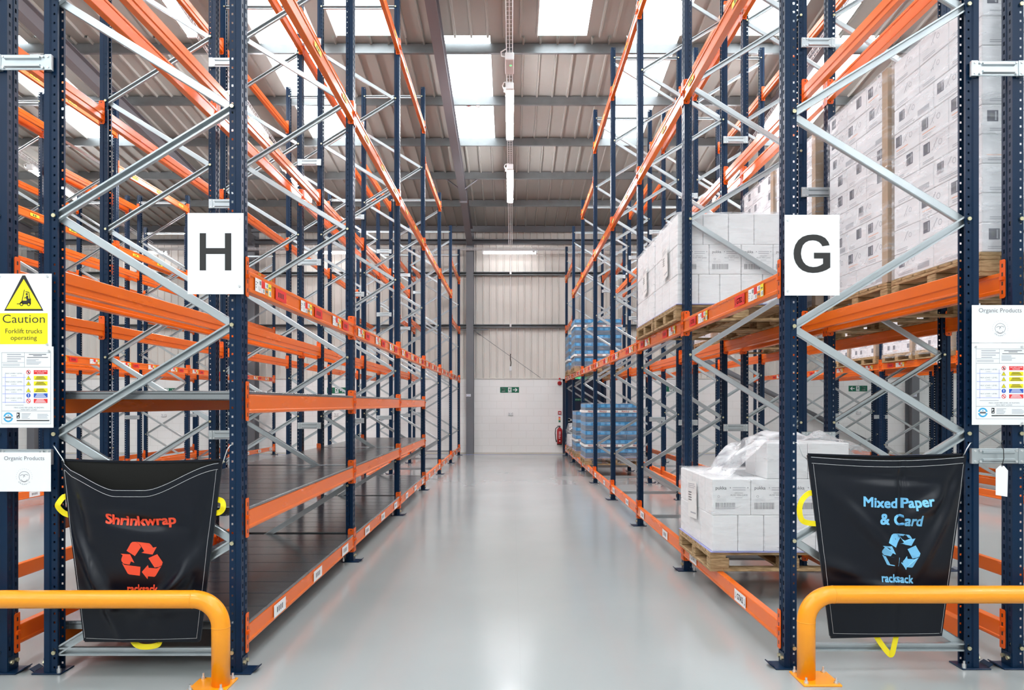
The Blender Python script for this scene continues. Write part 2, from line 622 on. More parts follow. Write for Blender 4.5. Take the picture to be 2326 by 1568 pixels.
full_lights = [(-13.6, -12.6), (-9.65, -8.7), (-4.5, -3.45), (-1.23, -0.38), (2.08, 2.97), (5.62, 6.6), (9.2, 10.2), (13.0, 14.0)]
near_lights = [(-16.4, -15.4), (-11.3, -10.3), (-4.5, -3.45), (-3.08, -2.13), (0.47, 1.33), (2.10, 3.0), (3.95, 4.9), (7.4, 8.4), (11.3, 12.3), (15.3, 16.3)]
front_lights = [(-17 + 3.1 * i, -16 + 3.1 * i) for i in range(12)]  # unseen rooflights over and behind the camera, added for lighting
segs = [(12.62, 16.42, full_lights), (RIDGE_Y + 0.35, 12.62, near_lights), (Y_FRONT + 2.0, RIDGE_Y - 0.35, front_lights)]
bounds_y = sorted({Y_FRONT, Y_BACK + 0.2, RIDGE_Y, *[q for s in segs for q in s[:2]]})
roof = MB()
nwin = 0
for ya, yb in zip(bounds_y, bounds_y[1:]):
    ym = (ya + yb) / 2
    holes = next((s[2] for s in segs if s[0] - 1e-6 <= ya and yb <= s[1] + 1e-6), [])
    x = -X_W
    for h in list(holes) + [None]:
        xe = h[0] if h else X_W
        if xe > x:
            pr = rib_profile(x, xe, 0.30, 0.05, -0.045, 0.0)
            e = 1e-4
            za, zb = roof_z(ya + e), roof_z(yb - e)
            for p, q in zip(pr, pr[1:]):
                roof.poly([(p[0], ya, za + p[1]), (q[0], ya, za + q[1]), (q[0], yb, zb + q[1]), (p[0], yb, zb + p[1])])
        if h:
            nwin += 1
            w = MB()
            e = 1e-4
            za, zb = roof_z(ya + e), roof_z(yb - e)
            vs = [(h[0], ya, za), (h[1], ya, za), (h[1], yb, zb), (h[0], yb, zb)]
            vs += [(v[0], v[1], v[2] + 0.03) for v in vs]
            w.raw(vs, [(0, 1, 2, 3), (7, 6, 5, 4), (0, 4, 5, 1), (1, 5, 6, 2), (2, 6, 7, 3), (3, 7, 4, 0)])
            struct('window_%d' % nwin, w, SKYM)
            x = h[1]
struct('ceiling', roof, ROOFM)
b = MB()
e = 1e-4
for ya, yb in ((Y_FRONT, RIDGE_Y), (RIDGE_Y, Y_BACK + .2)):
    za, zb = roof_z(ya + e) + 0.12, roof_z(yb - e) + 0.12
    b.poly([(-X_W, ya, za), (X_W, ya, za), (X_W, yb, zb), (-X_W, yb, zb)])
struct('ceiling_outer_skin', b, ROOFM)

# purlins (Z section)
for i, y in enumerate(pur_y):
    z = purl_z(y)
    eav = y > 21
    b = MB()
    t = 0.006
    b.extr([(y - 0.06, z), (y, z), (y, z + 0.19), (y + 0.06, z + 0.19), (y + 0.06, z + 0.19 + t), (y - t, z + 0.19 + t), (y - t, z + t),
            (y - 0.06 + t, z + t), (y - 0.06 + t, z + 0.022), (y - 0.06, z + 0.022)], 'x', -X_W, X_W)
    struct('trim_%d' % (i + 1), b, STEELG if eav else PURL)

# wall rails
for i, (z, h, m) in enumerate(((5.45, 0.10, PURL), (3.86, 0.10, PURL), (6.42, 0.14, STEELG))):
    b = MB()
    b.extr([(Y_BACK - 0.20, z - h / 2), (Y_BACK - 0.03, z - h / 2), (Y_BACK - 0.03, z + h / 2), (Y_BACK - 0.2, z + h / 2), (Y_BACK - 0.2, z + h / 2 - 0.02),
            (Y_BACK - 0.04, z + h / 2 - 0.02), (Y_BACK - 0.04, z - h / 2 + 0.01), (Y_BACK - 0.2, z - h / 2 + 0.01)], 'x', -X_W, X_W)
    struct('trim_%d' % (31 + i), b, m)
b = MB(); b.box(-X_W, X_W, Y_BACK - 0.05, Y_BACK + 0.02, 2.255, 2.29)
struct('trim_41', b, CLADM)

# portal frames: column, haunch, rafter
COLS = [-14.4, -7.8, -1.25, 5.3, 12.1, 18.7]
for i, x in enumerate(COLS):
    b = MB()
    fw, t = 0.10, 0.014
    yc0, yc1 = 21.36, 21.74
    b.box(x - fw - .01, x + fw + .01, yc0, yc0 + t, 0, 6.35); b.box(x - fw - .01, x + fw + .01, yc1 - t, yc1, 0, 6.9); b.box(x - .006, x + .006, yc0 + t, yc1 - t, 0, 6.6)
    struct('column_%d' % (i + 1), b, STEELG)
    b = MB()
    drop = 0.30

    def slab(ya, yb, za, zb, hw, th):
        vs = []
        for yy, zz in ((ya, za), (yb, zb)):
            vs += [(x - hw, yy, zz), (x + hw, yy, zz), (x + hw, yy, zz + th), (x - hw, yy, zz + th)]
        b.raw(vs, [(0, 1, 2, 3), (7, 6, 5, 4), (0, 4, 5, 1), (1, 5, 6, 2), (2, 6, 7, 3), (3, 7, 4, 0)])
    for ya, yb, extra_a, extra_b in ((RIDGE_Y + 1e-3, 18.6, 0, 0), (18.6, 21.36, 0, 0.22), (Y_FRONT, RIDGE_Y - 1e-3, 0, 0)):
        za, zb = purl_z(ya) - drop - extra_a, purl_z(yb) - drop - extra_b
        slab(ya, yb, za, zb, 0.088, 0.015)
        ta, tb = purl_z(ya) - 0.017, purl_z(yb) - 0.017
        slab(ya, yb, ta, tb, 0.088, 0.015)
        vs = [(x - .006, ya, za + .015), (x + .006, ya, za + .015), (x + .006, ya, ta), (x - .006, ya, ta),
              (x - .006, yb, zb + .015), (x + .006, yb, zb + .015), (x + .006, yb, tb), (x - .006, yb, tb)]
        b.raw(vs, [(0, 1, 2, 3), (7, 6, 5, 4), (0, 4, 5, 1), (1, 5, 6, 2), (2, 6, 7, 3), (3, 7, 4, 0)])
    zs = purl_z(18.6)
    b.box(x - .095, x + .095, 18.585, 18.615, zs - drop - 0.05, zs - 0.02)
    for yy in (18.0,):                      # fly braces to the purlin
        for sg in (-1, 1):
            p0 = Vector((x + sg * .02, yy, purl_z(yy) - drop + .03)); p1 = Vector((x + sg * 0.42, yy, purl_z(yy) + .03))
            b.tube([p0, p1], 0.02, 4)
    struct('rafter_%d' % (i + 1), b, RAFTM)

b = MB(); b.tube([(5.45, 21.52, 3.0), (11.35, 21.52, 0.04)], .075, 14)
struct('trim_61', b, STEELG, True)

# back wall door, floor lines
b = MB(); b.box(1.62, 2.82, Y_BACK - 0.07, Y_BACK - 0.02, 0.0, 2.19)
d = struct('door_1', b, DOORM)
b = MB(); b.box(1.56, 1.62, Y_BACK - 0.09, Y_BACK - 0.02, 0, 2.25); b.box(2.82, 2.88, Y_BACK - 0.09, Y_BACK - 0.02, 0, 2.25); b.box(1.56, 2.88, Y_BACK - 0.09, Y_BACK - 0.02, 2.19, 2.25)
obj('door_frame', b, DOORM, d)
b = MB(); b.box(1.72, 2.72, Y_BACK - 0.13, Y_BACK - 0.09, 0.98, 1.04); b.box(1.72, 1.78, Y_BACK - .13, Y_BACK - .07, .96, 1.06); b.box(2.66, 2.72, Y_BACK - .13, Y_BACK - .07, .96, 1.06)
obj('push_bar', b, SILVER, d)
for nm, ya, yb, col in (('trim_51', 21.36, 21.42, (0.62, 0.50, 0.05, 1)), ('trim_52', 20.98, 21.10, (0.16, 0.20, 0.50, 1))):
    m = mat('floor_line_' + nm, col, 0.4)
    b = MB(); b.box(-X_W, X_W, ya, yb, 0.0, 0.0012)
    struct(nm, b, m)
b = MB(); b.box(-X_W, X_W, Y_BACK - 0.035, Y_BACK - 0.02, 0.0, 0.02)
struct('baseboard_back', b, CLADM)

# ------------------------------------------------------------------ pallet racking
UW, UD = 0.09, 0.07           # upright width (along the aisle) and depth
FD = 1.1                      # frame depth
NODE0, NODEP = 0.116, 0.61    # bracing nodes
CONN_H = 0.224


def holed(b, u0, u1, z0, z1, hw, hh, uc, P, mi=0):
    """quad u0..u1 x z0..z1 with a rectangular hole; P maps (u,z)->xyz"""
    zc = (z0 + z1) / 2
    a, c, p, q = uc - hw / 2, uc + hw / 2, zc - hh / 2, zc + hh / 2
    n = len(b.v)
    b.v += [P(u0, z0), P(u1, z0), P(u1, z1), P(u0, z1), P(a, p), P(c, p), P(c, q), P(a, q)]
    for f in ((0, 1, 5, 4), (1, 2, 6, 5), (2, 3, 7, 6), (3, 0, 4, 7)):
        b.f.append(tuple(n + i for i in f)); b.m.append(mi)


UPC = {}


def upright_mesh(h, s, odd):
    k = (h, s, odd)
    if k in UPC:
        return UPC[k]
    b = MB()
    N = int(h / 0.05)
    X = lambda x: s * x
    fl = [(0.0, 0.0), (0.030, 0.0), (0.036, 0.009), (UD, 0.009), (UD, 0.024)]
    for i in range(N):
        z0 = 0.008 + i * 0.05
        z1 = z0 + 0.05 if i < N - 1 else h
        holed(b, 0.0, 0.034, z0, z1, 0.013, 0.024, 0.021, lambda u, z: (X(0), u, z))
        holed(b, UW - 0.034, UW, z0, z1, 0.013, 0.024, UW - 0.021, lambda u, z: (X(0), u, z))
        for side in (0, 1):
            yy = (lambda v: v) if side == 0 else (lambda v: UW - v)
            holed(b, 0.036, UD, z0, z1, 0.010, 0.012, 0.053, lambda u, z: (X(u), yy(0.009), z))
    zt = h
    b.poly([(X(0), .034, .008), (X(.005), .038, .008), (X(.005), .038, zt), (X(0), .034, zt)])
    b.poly([(X(.005), .038, .008), (X(.005), .052, .008), (X(.005), .052, zt), (X(.005), .038, zt)])
    b.poly([(X(.005), .052, .008), (X(0), .056, .008), (X(0), .056, zt), (X(.005), .052, zt)])
    for side in (0, 1):
        yy = (lambda v: v) if side == 0 else (lambda v: UW - v)
        for (p, q) in ((fl[0], fl[1]), (fl[1], fl[2]), (fl[3], fl[4])):
            b.poly([(X(p[0]), yy(p[1]), .008), (X(q[0]), yy(q[1]), .008), (X(q[0]), yy(q[1]), zt), (X(p[0]), yy(p[1]), zt)])
    zs = [NODE0, h - 0.16]
    kk = 1 if odd else 2
    while NODE0 + kk * NODEP < h - 0.4:
        zs.append(NODE0 + kk * NODEP)
        kk += 2
    for z in zs:
        b.tube([(X(.053), .0045, z), (X(.053), -.004, z)], 0.0115, 8, 1)
        b.tube([(X(.053), UW - .009, z), (X(.053), UW - .002, z)], 0.011, 6, 1)
    UPC[k] = b.mesh('upright', [NAVY, ZINC])
    return UPC[k]


BPC = {}


def baseplate_mesh(s):
    if s not in BPC:
        b = MB()
        b.cbox(s * -0.06, s * 0.105, -0.02, UW + 0.02, 0, 0.008, 0.003)
        b.box(s * -0.004, s * 0.0, 0.004, UW - .004, 0.008, 0.085)
        b.extr([(s * -0.062, 0.006), (s * -0.085, 0.022), (s * -0.083, 0.027), (s * -0.058, 0.011)], 'y', 0.005, UW - .005)
        for yy in (0.024, UW - 0.024):
            b.tube([(s * -0.004, yy, 0.055), (s * -0.016, yy, 0.055)], 0.0125, 6, 1)
        b.tube([(s * 0.088, UW / 2 - .052, 0.006), (s * 0.088, UW / 2 - .052, 0.032)], 0.011, 6, 2)
        b.tube([(s * 0.088, UW / 2 - .052, 0.03), (s * 0.088, UW / 2 - .052, 0.048)], 0.006, 6, 2)
        BPC[s] = b.mesh('base_plate', [NAVY, ZINC, SILVER])
    return BPC[s]


BRC = {}


def brace_mesh(s, kind):
    """kind 0: front low -> rear high, 1: rear low -> front high, 2: horizontal. Origin: front upright face, lower node height"""
    if (s, kind) in BRC:
        return BRC[s, kind]
    b = MB()
    xa, xb = s * 0.056, s * (FD - 0.056)
    if kind == 0:
        p, q = Vector((xa, 0, 0)), Vector((xb, 0, NODEP))
    elif kind == 1:
        p, q = Vector((xb, 0, 0)), Vector((xa, 0, NODEP))
    else:
        p, q = Vector((xa, 0, 0)), Vector((xb, 0, 0))
    t = (q - p).normalized()
    n = Vector((-t.z, 0, t.x))
    if n.z < 0:
        n = -n
    p = p - t * 0.012
    q = q + t * 0.012
    rising_right = (q.x - p.x) * (q.z - p.z) > 0
    hh, dd, th = 0.0225, 0.026, 0.0022
    if kind == 2 or rising_right:      # channel open towards the front, lips showing
        ya = 0.018
        pr = [(-hh, ya), (-hh, ya + dd), (hh, ya + dd), (hh, ya), (hh - .009, ya), (hh - .009, ya + th), (hh - th, ya + th), (hh - th, ya + dd - th),
              (-hh + th, ya + dd - th), (-hh + th, ya + th), (-hh + .009, ya + th), (-hh + .009, ya)]
    else:
        ya = 0.046
        pr = [(-hh, ya + .004), (-hh + .004, ya), (hh - .004, ya), (hh, ya + .004), (hh, ya + dd), (hh - th, ya + dd), (hh - th, ya + .006), (-hh + th, ya + .006), (-hh + th, ya + dd), (-hh, ya + dd)]
    m = len(pr)
    vs = [tuple(p + n * a + Vector((0, y, 0))) for a, y in pr] + [tuple(q + n * a + Vector((0, y, 0))) for a, y in pr]
    fs = [(i, (i + 1) % m, m + (i + 1) % m, m + i) for i in range(m)] + [tuple(range(m - 1, -1, -1)), tuple(range(m, 2 * m))]
    b.raw(vs, fs)
    BRC[s, kind] = b.mesh('brace', GALV)
    return BRC[s, kind]


BMC = {}


def beam_mesh(L, s, plain, merged):
    k = (round(L, 4), s, plain, merged)
    if k in BMC:
        return BMC[k]
    b = MB()
    if plain:
        pr = [(-.008, .008), (-.008, .018), (-.004, .024), (-.004, .104), (-.001, .108), (.040, .108), (.042, .105), (.042, .010), (.038, 0), (-.004, 0)]
    else:
        pr = [(-.006, 0), (-.008, .004), (-.008, .020), (-.002, .026), (-.002, .092), (-.008, .098), (-.008, .116), (-.004, .12),
              (.040, .12), (.044, .116), (.044, .052), (.036, .046), (.036, .014), (.042, .010), (.042, .002), (.040, 0)]
    b.extr([(s * x, z) for x, z in pr], 'y', 0.004, L - 0.004)
    if merged:
        off = 0.042 if plain else 0.031
        add_connector(b, L, s, 0, off); add_connector(b, L, s, 1, off)
    BMC[k] = b.mesh('beam', [ORANGE, ORANGE2, PLBLK])
    return BMC[k]


def add_connector(b, L, s, end, off, mi=1, mk=2):
    """hook-in end connector; origin at the beam's underside and start"""
    z0, z1 = -off, CONN_H - off
    ya, yb = (0.0, 0.004) if end == 0 else (L - 0.004, L)
    c = 0.012
    pr = [(-.0085, z0 + c), (-.0085 + c, z0), (.040, z0), (.048, z0 + c), (.048, z1 - c), (.040, z1), (-.0085 + c, z1), (-.0085, z1 - c)]
    b.extr([(s * x, z) for x, z in pr], 'y', ya, yb, mi)
    if end == 0:
        y0, y1 = -0.041, 0.004
    else:
        y0, y1 = L - 0.004, L + 0.041
    pr = [(y0, z0 + .008), (y0 + .008, z0), (y1 - .002, z0), (y1, z0 + .004), (y1, z1 - .004), (y1 - .002, z1), (y0 + .008, z1), (y0, z1 - .008)]
    b.extr(pr, 'x', s * -.0085, s * -.0045, mi)
    ym = (y0 + y1) / 2
    for zz in (z0 + .035, z0 + .085, z1 - .085, z1 - .035):
        b.box(s * -.0088, s * -.0084, ym - .006, ym + .006, zz - .011, zz + .011, mk)
    b.box(s * -.020, s * -.0085, ym - .014, ym + .012, z0 + .105, z0 + .125, mi)
    dy = ya - .0006 if end else yb + .0006
    for zz in (z0 + .018, z1 - .018):
        b.box(s * .012, s * .022, dy - .0006, dy + .0006, zz - .005, zz + .005, mk)


CNC = {}


def connector_mesh(L, s, end, off):
    k = (round(L, 4), s, end, off)
    if k not in CNC:
        b = MB()
        add_connector(b, L, s, end, off)
        CNC[k] = b.mesh('connector', [ORANGE, ORANGE2, PLBLK])
    return CNC[k]


SPC = {}


def spacer_mesh(gap, s):
    """row spacer between two rear uprights, pressed steel with two ribs; origin on the rear face, runs along s*x"""
    k = (round(gap, 3), s)
    if k not in SPC:
        b = MB()
        h = 0.043
        a, c = -0.055, gap + 0.055
        b.cbox(s * a, s * c, -0.020, -0.013, -h, h, 0.003)
        b.box(s * a, s * (a + .035), -0.024, -0.0015, -h, h)
        b.box(s * (c - .035), s * c, -0.024, -0.0015, -h, h)
        for zz in (-.022, .022):
            b.extr([(-0.020, zz - .011), (-0.033, zz - .004), (-0.033, zz + .006), (-0.020, zz + .009)], 'x', s * (a + .06), s * (c - .06))
        for xx in (a + .018, c - .018, a + .048, c - .048):
            for zz in (-.030, .030):
                b.tube([(s * xx, -.024, zz), (s * xx, -.028, zz)], .007, 6, 1)
        SPC[k] = b.mesh('row_spacer', [GALV, SILVER])
    return SPC[k]


# beam labels (flat stickers on the aisle side, kept as sub-parts of their beams)
def barcode(d, u0, u1, v0, v1, mi, n=14, seed=1):
    r = random.Random(seed)
    u = u0
    while u < u1:
        w = (u1 - u0) / n * r.choice((.25, .4, .6))
        d.R(u, min(u + w, u1), v0, v1, mi)
        u += w + (u1 - u0) / n * r.choice((.3, .4, .5))


LBMATS = [PAPER, L_YEL, L_RED, L_ORG, BLACK, GREYINK]
LBC = {}


def label_mesh(kind, s, text=None):
    """kinds: cluster, code (red), white, yellow. Local u runs so that text reads for someone in the aisle."""
    k = (kind, s, text)
    if k in LBC:
        return LBC[k]
    yd = 1 if s < 0 else -1
    d = Decal(lambda u, v, l: (-s * (0.0004 + l), yd * u, v))
    if kind == 'cluster':
        d.R(0, .105, 0, .078, 0)
        d.R(.105, .165, 0, .078, 2); d.R(.165, .225, 0, .078, 3); d.R(.225, .28, 0, .078, 1)
        d.lift = .0003
        d.R(.108, .163, .002, .032, 0); d.R(.168, .222, .044, .076, 0); d.R(.232, .276, .004, .038, 0)
        d.lift = .0006
        barcode(d, .07, .10, .046, .070, 5, 8); barcode(d, .13, .158, .008, .028, 5, 7, 2); barcode(d, .19, .218, .050, .070, 5, 7, 3); barcode(d, .245, .272, .010, .032, 5, 7, 4)
        for i in range(3):
            d.R(.01, .02, .02 + .016 * i, .026 + .016 * i, 4)
        d.R(.03, .045, .05, .056, 4); d.T('L1', .06, .012, h=.024, mi=5)
        d.R(.178, .215, .016, .03, 5); d.R(.234, .268, .05, .058, 5); d.R(.115, .155, .046, .058, 2)
    else:
        w, h, mi = {'code': (.215, .074, 2), 'white': (.235, .080, 0), 'yellow': (.20, .042, 1)}[kind]
        d.R(0, w, 0, h, mi)
        d.lift = .0004
        if text:
            d.T(text, w / 2, h * .25, w=w * .55, h=h * .5, mi=4, align='c', bold=.02)
            for uu in (w * .09, w * .91):
                d.R(uu - .0025, uu + .0025, h * .2, h * .75, 4)
                d.P([(uu - .008, h * .35), (uu, h * .12), (uu + .008, h * .35)], 4)
        elif kind == 'yellow':
            d.R(w * .3, w * .42, h * .2, h * .8, 4); d.R(w * .5, w * .68, h * .25, h * .75, 4)
        else:
            r = random.Random(hash(kind) % 7)
            for i in range(4):
                d.R(w * (.24 + .14 * i), w * (.24 + .14 * i + .08), h * .28, h * .72, 4 if kind == 'code' else 5)
    LBC[k] = d.mesh(kind + '_label', LBMATS)
    return LBC[k]


def place_label(kind, beam, s, y, z, text=None):
    nm = {'cluster': 'barcode_label', 'code': 'location_label', 'white': 'location_label', 'yellow': 'level_label'}[kind]
    put(nm, label_mesh(kind, s, text), beam, (-s * 0.0088, y, z))


LV = {'A': .318, '2': .970, '3': 1.632, '4': 2.338, '5': 4.385, '6': 6.415, 'x': 5.815, 'm': 3.755, 't': 5.205}
PLAIN = 'A23'
RACKS = {}


def rack(key, label, xf, s, fy, heights, bays, labels=None, merged=True, lift=0.0, spacer_gap=None, near=True):
    t = thing('pallet_rack', label, 'pallet rack', (xf, fy[0], 0), 'orange and navy pallet racking')
    RACKS[key] = t
    xr = s * FD
    for k, (y, h) in enumerate(zip(fy, heights)):
        dy = y - fy[0]
        for x, ss, odd in ((0, s, True), (xr, -s, False)):
            u = put('upright', upright_mesh(h, ss, odd), t, (x, dy, 0))
            put('base_plate', baseplate_mesh(ss), u)
        put('brace', brace_mesh(s, 2), t, (0, dy, NODE0))
        put('brace', brace_mesh(s, 2), t, (0, dy, h - 0.16))
        i = 0
        while NODE0 + (i + 1) * NODEP < h - 0.2:
            put('brace', brace_mesh(s, 0 if i % 2 else 1), t, (0, dy, NODE0 + i * NODEP))
            i += 1
        if spacer_gap:
            for z in (1.21, 3.40, 4.74, 6.35):
                if z < h - 0.3:
                    put('row_spacer', spacer_mesh(spacer_gap, s), t, (xr, dy, z))
    for k, lv in enumerate(bays):
        y0 = fy[k] - fy[0] + UW
        L = fy[k + 1] - fy[k] - UW
        npal = 3 if L > 2.5 else 2
        for c in lv:
            off = 0.042 if c in PLAIN else 0.031
            z = LV[c] + (lift if c in '56' else 0) - CONN_H + off
            for x, ss in ((0, s), (xr, -s)):
                bm = put('beam', beam_mesh(L, ss, c in PLAIN, merged), t, (x, y0, z))
                if not merged:
                    put('connector', connector_mesh(L, ss, 0, off), bm)
                    put('connector', connector_mesh(L, ss, 1, off), bm)
                if x == 0 and labels:
                    for j in range(npal):
                        if npal == 3:
                            yb = 0.10 + j * 0.905
                        else:
                            yb = 0.51 + j * 1.25
                        a = 1 if s < 0 else -1
                        tx = labels.get((k, c, j)) if isinstance(labels, dict) else None
                        if c == 'A':
                            place_label('white', bm, s, yb + (.33 if npal == 3 else .29), .014, tx)
                        elif c in '4':
                            place_label('cluster', bm, s, yb + (0 if npal == 3 else 0), .021, None)
                            place_label('code', bm, s, yb + (.36 if npal == 3 else .29), .023, tx)
                        elif c in '56xt':
                            place_label('yellow', bm, s, yb + .35, .038, None)
    return t


FYL = [3.977 + 2.8 * k for k in range(7)]
FYC = [4.18 + 2.8 * k for k in range(7)]
FYR = [4.049 + 2.357 * k for k in range(8)]
HL = [7.0] * 4 + [6.0] * 3
HR = [7.06] * 5 + [6.03] * 3
BAYL = ['A23456'] * 3 + ['A45x', 'A45', 'A4mt']
BAYB = ['A456'] * 3 + ['A45x', 'A45', 'A4mt']
BAYR = ['A456'] * 4 + ['A45x', 'A45', 'A4mt']
XL, XR = -1.506, 1.5515
GAPL, GAPR = 0.205, 0.19
rack('L', 'empty pallet rack with steel-decked lower shelves behind the H sign', XL, -1, FYL, HL, BAYL, True, False, 0.0, GAPL)
XB = XL - FD - GAPL - FD
rack('B', 'empty pallet rack back to back with the steel-decked rack behind the caution sign', XB, 1, FYL, HL, BAYB, True, True)
XC = -6.97
rack('C', 'empty pallet rack across the second aisle, its labelled beams facing the caution sign', XC, -1, FYC[1:], HL[1:], BAYB[1:], True, True, 0.0, GAPL)
rack('D', 'empty pallet rack farthest from the aisle beyond the H sign racks', XC - FD - GAPL - FD, 1, FYC[2:], HL[2:], BAYB[2:], True, True)
rack('R', 'orange and navy pallet rack behind the G sign holding white carton pallets', XR, 1, FYR, HR, BAYR, {(0, '4', 0): 'G7B2', (0, '4', 1): 'G7B1', (0, 'A', 0): 'G7A2', (0, 'A', 1): 'G7A1'}, False, 0.035, GAPR)
XS = XR + FD + GAPR + FD
rack('S', 'pallet rack back to back with the G sign rack, holding tall boxed loads', XS, -1, FYR, HR, BAYR, True, True, 0.035)
XF = 6.99
rack('F', 'pallet rack across the aisle seen through the bracing under the tall boxed loads', XF, 1, FYR[1:], HR[1:], BAYR[1:], True, True, 0.035, GAPR)
rack('G', 'rearmost pallet rack seen through the bracing, back to back with a rack holding film-skirted loads', XF + FD + GAPR + FD, -1, FYR[3:], HR[3:], BAYR[3:], True, True, 0.035)

# steel decks on the lower three levels of the first three bays
def deck_panel_mesh(w):
    b = MB()
    b.cbox(-FD - 0.004, 0.006, 0, w - 0.0015, 0.0005, 0.021, 0.005)
    b.box(-FD + 0.05, -0.05, 0.002, 0.006, -0.026, 0.001)
    b.box(-FD + 0.05, -0.05, w - .0075, w - .0035, -0.026, 0.001)
    b.box(-FD + 0.05, -0.05, 0.006, 0.03, -0.026, -0.023)
    b.box(-FD + 0.05, -0.05, w - .031, w - .0075, -0.026, -0.023)
    return b.mesh('deck_panel', DECKM)


NP = 9
dl = 2.8 - UW - 0.012
dpm = deck_panel_mesh(dl / NP)
for k, bn in enumerate(('rack bay next to the H sign', 'second rack bay from the H sign', 'third rack bay from the H sign')):
    for c, ln in (('A', 'lowest'), ('2', 'middle'), ('3', 'top')):
        z = LV[c] - CONN_H + 0.042 + 0.108
        t = thing('steel_deck', 'galvanised %s shelf deck in the %s' % (ln, bn), 'shelf deck', (XL, FYL[k] + UW + 0.006, z), 'galvanised shelf decks')
        for i in range(NP):
            put('deck_panel', dpm, t, (0, i * dl / NP, 0))

# ------------------------------------------------------------------ pallets and wrapped loads
PLX, PLY, PLH = 1.2, 1.0, 0.144


def cbox_mesh(name, x0, x1, y0, y1, z0, z1, m, c=0.003):
    b = MB()
    b.cbox(x0, x1, y0, y1, z0, z1, c)
    return b.mesh(name, m)


PB = {'top': cbox_mesh('top_board', 0, PLX, 0, 0.125, 0, .022, WOOD), 'str': cbox_mesh('stringer', 0, .12, 0, PLY, 0, .022, WOOD),
      'blk': cbox_mesh('block', 0, .145, 0, .10, 0, .078, WOOD, .006), 'bot': cbox_mesh('bottom_board', 0, .10, 0, PLY, 0, .022, WOOD),
      'bx': cbox_mesh('bottom_board', 0.1, PLX - .1, 0, .10, 0, .022, WOOD)}


def pallet(label, x, y, z, flip=1):
    """wooden block pallet; x is the aisle-side edge, flip=-1 when the aisle lies on the +x side"""
    x0 = x if flip > 0 else x - PLX
    t = thing('wooden_pallet', label, 'pallet', (x0, y, z), 'wooden pallets in the racking')
    for i in range(7):
        put('top_board', PB['top'], t, (0, i * (PLY - .125) / 6, .122))
    for i in range(3):
        put('stringer', PB['str'], t, (i * (PLX - .12) / 2, 0, .100))
        put('bottom_board', PB['bot'], t, (i * (PLX - .10) / 2, 0, 0))
        for j in range(3):
            put('block', PB['blk'], t, (i * (PLX - .145) / 2, j * (PLY - .10) / 2, .022))
    for j in (0, 2):
        put('bottom_board', PB['bx'], t, (0, j * (PLY - .10) / 2, 0))
    return t


INKD = mat('printed_square', (0.10, 0.10, 0.13, 1), 0.6)
INKO = mat('printed_orange', (0.80, 0.45, 0.33, 1), 0.6)
CMATS = [CARTW, INKD, LGREY, INKO, GREYINK]
CC = {}


